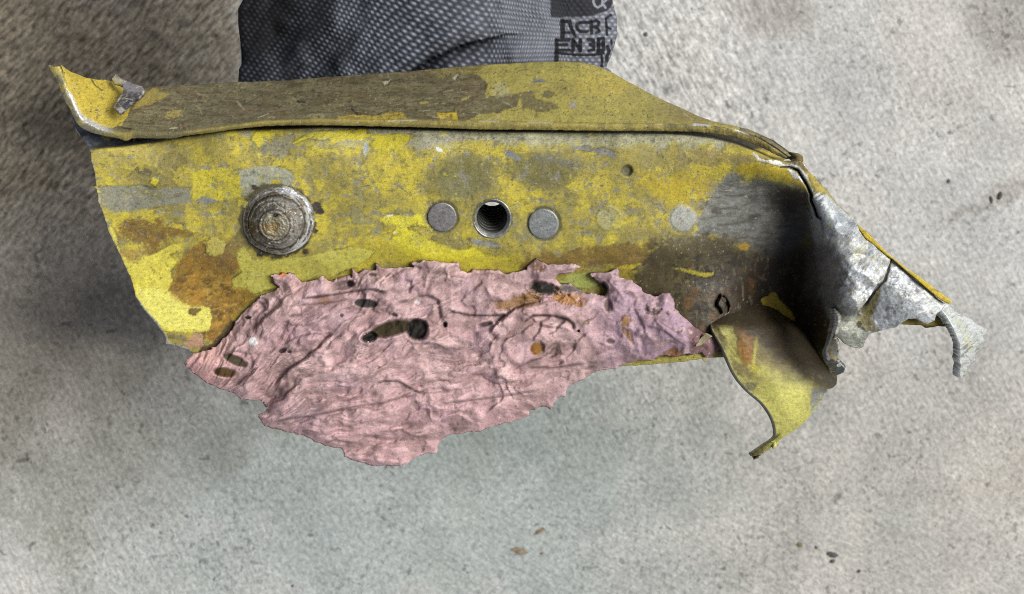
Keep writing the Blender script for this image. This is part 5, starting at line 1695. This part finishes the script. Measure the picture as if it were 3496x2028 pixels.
inkm = R(14, [(870, -700), (2000, -700), (1972, -40), (1968, 60), (1900, 160), (1750, 240), (1500, 275), (1300, 292), (920, 292)])
p.poly(inkm, C(40, 41, 46), 1.5, 2.5, .92, rough=.8)
ink2 = [
    [(1660, -40), (1640, 20), (1670, 100), (1720, 130), (1790, 90), (1800, 0), (1780, -60)], [(1800, 60), (1850, 130)], [(1830, 30), (1930, -60)]]
for q in ink2:
    p.line(R(14, q), 3.6, C(150, 154, 164), a=.9, soft=1.5, warp=1)
stroke([(1112, 365), (1112, 630)], 9)
stroke([(1112, 375), (1230, 362), (1262, 480), (1325, 625)], 6.5)
stroke([(1130, 560), (1290, 560)], 4.5)
stroke([(1560, 388), (1420, 385), (1365, 420), (1355, 480), (1400, 530), (1480, 550), (1545, 535)], 6)
stroke([(1605, 370), (1608, 565)], 6.5)
stroke([(1605, 380), (1690, 350), (1740, 380), (1720, 440), (1640, 468), (1720, 490), (1745, 540), (1690, 565)], 5)
stroke([(1010, 685), (1010, 865)], 7)
stroke([(1010, 690), (1230, 682)], 6)
stroke([(1010, 772), (1190, 768)], 5.5)
stroke([(1010, 862), (1230, 866)], 6)
stroke([(1290, 685), (1290, 880)], 6.5)
stroke([(1290, 690), (1415, 872)], 5.5)
stroke([(1415, 684), (1415, 880)], 6.5)
stroke([(1555, 680), (1640, 690), (1650, 740), (1590, 768), (1655, 800), (1645, 860), (1560, 872)], 6)
stroke([(1725, 670), (1725, 880)], 6)
stroke([(1725, 675), (1815, 655), (1815, 860), (1725, 880)], 6)
stroke([(1725, 770), (1815, 760)], 5)
stroke([(1005, 905), (1008, 1100)], 8)
stroke([(1005, 908), (1150, 925), (1400, 950), (1650, 945), (1815, 912)], 5)
stroke([(1785, 960), (1792, 1060), (1780, 1180)], 4.5)
stroke([(1858, 330), (1868, 460), (1875, 600)], 4.5)
stroke([(1860, 320), (1940, 260)], 5)
stroke([(1870, 470), (1945, 500)], 4)
stroke([(1885, 800), (1915, 880), (1880, 960), (1868, 1040)], 6)
stroke([(1950, 690), (1955, 770)], 4)

V0 = W(x, y, z)
nr, nc = len(ys), nF + nBk
idx = np.arange(nr * nc).reshape(nr, nc)
nxt = np.roll(idx, -1, 1)
F0 = np.stack([idx[:-1], idx[1:], nxt[1:], nxt[:-1]], -1).reshape(-1, 4)
VV, FF = [V0], [F0]
off = len(V0)
# fingers curl round the back edge of the flange; thumb lies along the far side
fing = [((960, 420, -520), (950, 500, -430), (960, 560, -300), (985, 560, -190), (990, 540, -120)),
        ((1240, 440, -530), (1235, 530, -440), (1240, 590, -310), (1250, 590, -190), (1255, 565, -110)),
        ((1520, 440, -530), (1520, 520, -440), (1520, 575, -310), (1520, 575, -190), (1520, 555, -120)),
        ((1790, 420, -520), (1795, 490, -440), (1800, 540, -320), (1795, 540, -210), (1790, 525, -140)),
        ((1990, 300, -560), (2040, 400, -500), (2080, 520, -420), (2090, 640, -350), (2080, 700, -310))]
for k, fpts in enumerate(fing):
    pw = [W(np.array(float(a)), np.array(float(b)), np.array(float(c))) for a, b, c in fpts]
    r0 = (118, 122, 120, 104, 125)[k] * S
    v, f = tube(pw, [r0, r0 * .97, r0 * .92, r0 * .85, r0 * .74], 20, 7)
    VV.append(v)
    FF.append(f + off)
    off += len(v)
nex = off - len(V0)
p.c = np.concatenate([p.c, np.tile(C(112, 118, 130), (nex, 1))])
p.met = np.concatenate([p.met, np.zeros(nex)])
p.rough = np.concatenate([p.rough, np.full(nex, .9)])
glove = mesh_obj("glove", np.concatenate(VV), np.concatenate(FF), M_GLOVE, hand, p)
glove["label"] = "grey knit glove with black print at its right edge"

# ------------------------------------------------------------------ litter on the slab
rngs = np.random.default_rng(5)


def crumb(name, c, rx, ry, deg, hgt, mat, label, cat, seed, group=None):
    gx, gy = gxy(*c)
    n, m = 9, 14
    V = []
    for i in range(n):
        a = math.pi / 2 * i / (n - 1)
        for j in range(m):
            b = 2 * math.pi * j / m
            k = 1 + .28 * float(fbm(np.array([math.cos(b) * 3 + seed * 7.3]), np.array([math.sin(b) * 3 + i * .4]), 2.2, 3, seed)[0])
            u = math.cos(a) * math.cos(b) * rx * k
            v = math.cos(a) * math.sin(b) * ry * k
            V.append((u, v, math.sin(a) * hgt * k))
    V = np.array(V) * np.array([GK * S, GK * S, GK * S])
    q = math.radians(deg)
    V = np.stack([V[:, 0] * math.cos(q) - V[:, 1] * math.sin(q), V[:, 0] * math.sin(q) + V[:, 1] * math.cos(q), V[:, 2] - .0002], 1)
    F = []
    for i in range(n - 1):
        for j in range(m):
            F.append((i * m + j, i * m + (j + 1) % m, (i + 1) * m + (j + 1) % m, (i + 1) * m + j))
    o = mesh_obj(name, V, F, mat)
    o.location = (gx, gy, GROUND_Z)
    tag(o, label, cat, group=group)
    return o


M_SEED = flat_mat("dark_husk", C(52, 46, 36), .6)
M_GRIT = flat_mat("dark_grit", C(84, 84, 84), .85)
M_LEAF = flat_mat("dry_leaf", C(134, 122, 102), .9, 900, .6)
crumb("seed_husk", (3413, 668), 9, 17, -22, 5, M_SEED, "dark seed husk on the concrete, right one of the pair near the right edge", "seed", 11)
crumb("seed_husk", (3384, 682), 7, 14, 18, 5, M_SEED, "smaller dark seed husk on the concrete, left one of the pair near the right edge", "seed", 12)
crumb("grit_lump", (3238, 619), 9, 8, 30, 4, M_GRIT, "small dark grit lump on the concrete, up and left of the paired husks", "grit", 13)
crumb("grit_lump", (2841, 1894), 22, 10, -12, 6, M_GRIT, "largest dark grit lump on the concrete below the bent flap", "grit", 14)
crumb("grit_lump", (2841, 1916), 11, 8, 10, 5, M_GRIT, "dark grit lump just below the largest one", "grit", 15)
crumb("grit_lump", (2730, 1860), 11, 10, 0, 5, flat_mat("olive_grit", C(122, 114, 84), .85), "round olive grit lump left of the dark grit cluster", "grit", 16)
crumb("grit_lump", (2786, 1869), 7, 7, 0, 4, M_GRIT, "small dark grit grain between the olive lump and the largest one", "grit", 17)
crumb("grit_lump", (2932, 1950), 8, 7, 0, 4, M_GRIT, "dark grit grain right of and below the grit cluster", "grit", 18)
crumb("grit_lump", (2204, 117), 9, 9, 0, 4, M_GRIT, "dark grit grain on the concrete right of the glove", "grit", 19)
crumb("grit_lump", (998, 1462 + 538), 6, 6, 0, 3, M_GRIT, "dark grit grain at the bottom edge left of the leaf scraps", "grit", 20)


crumb("leaf_scrap", (1843, 1813), 24, 9, 28, 3.6, M_LEAF, "upper of the two brown dry leaf scraps on the concrete at the bottom centre", "leaf scrap", 31)
crumb("leaf_scrap", (1772, 1880), 30, 13, -14, 3.6, M_LEAF, "lower and larger of the two brown dry leaf scraps at the bottom centre", "leaf scrap", 34)
crumb("leaf_crumb", (1850, 1890), 8, 6, 10, 3.6, M_LEAF, "tiny round brown crumb right of the larger leaf scrap", "leaf crumb", 35)

for o in bpy.data.objects:
    if "_o" in o:
        del o["_o"]
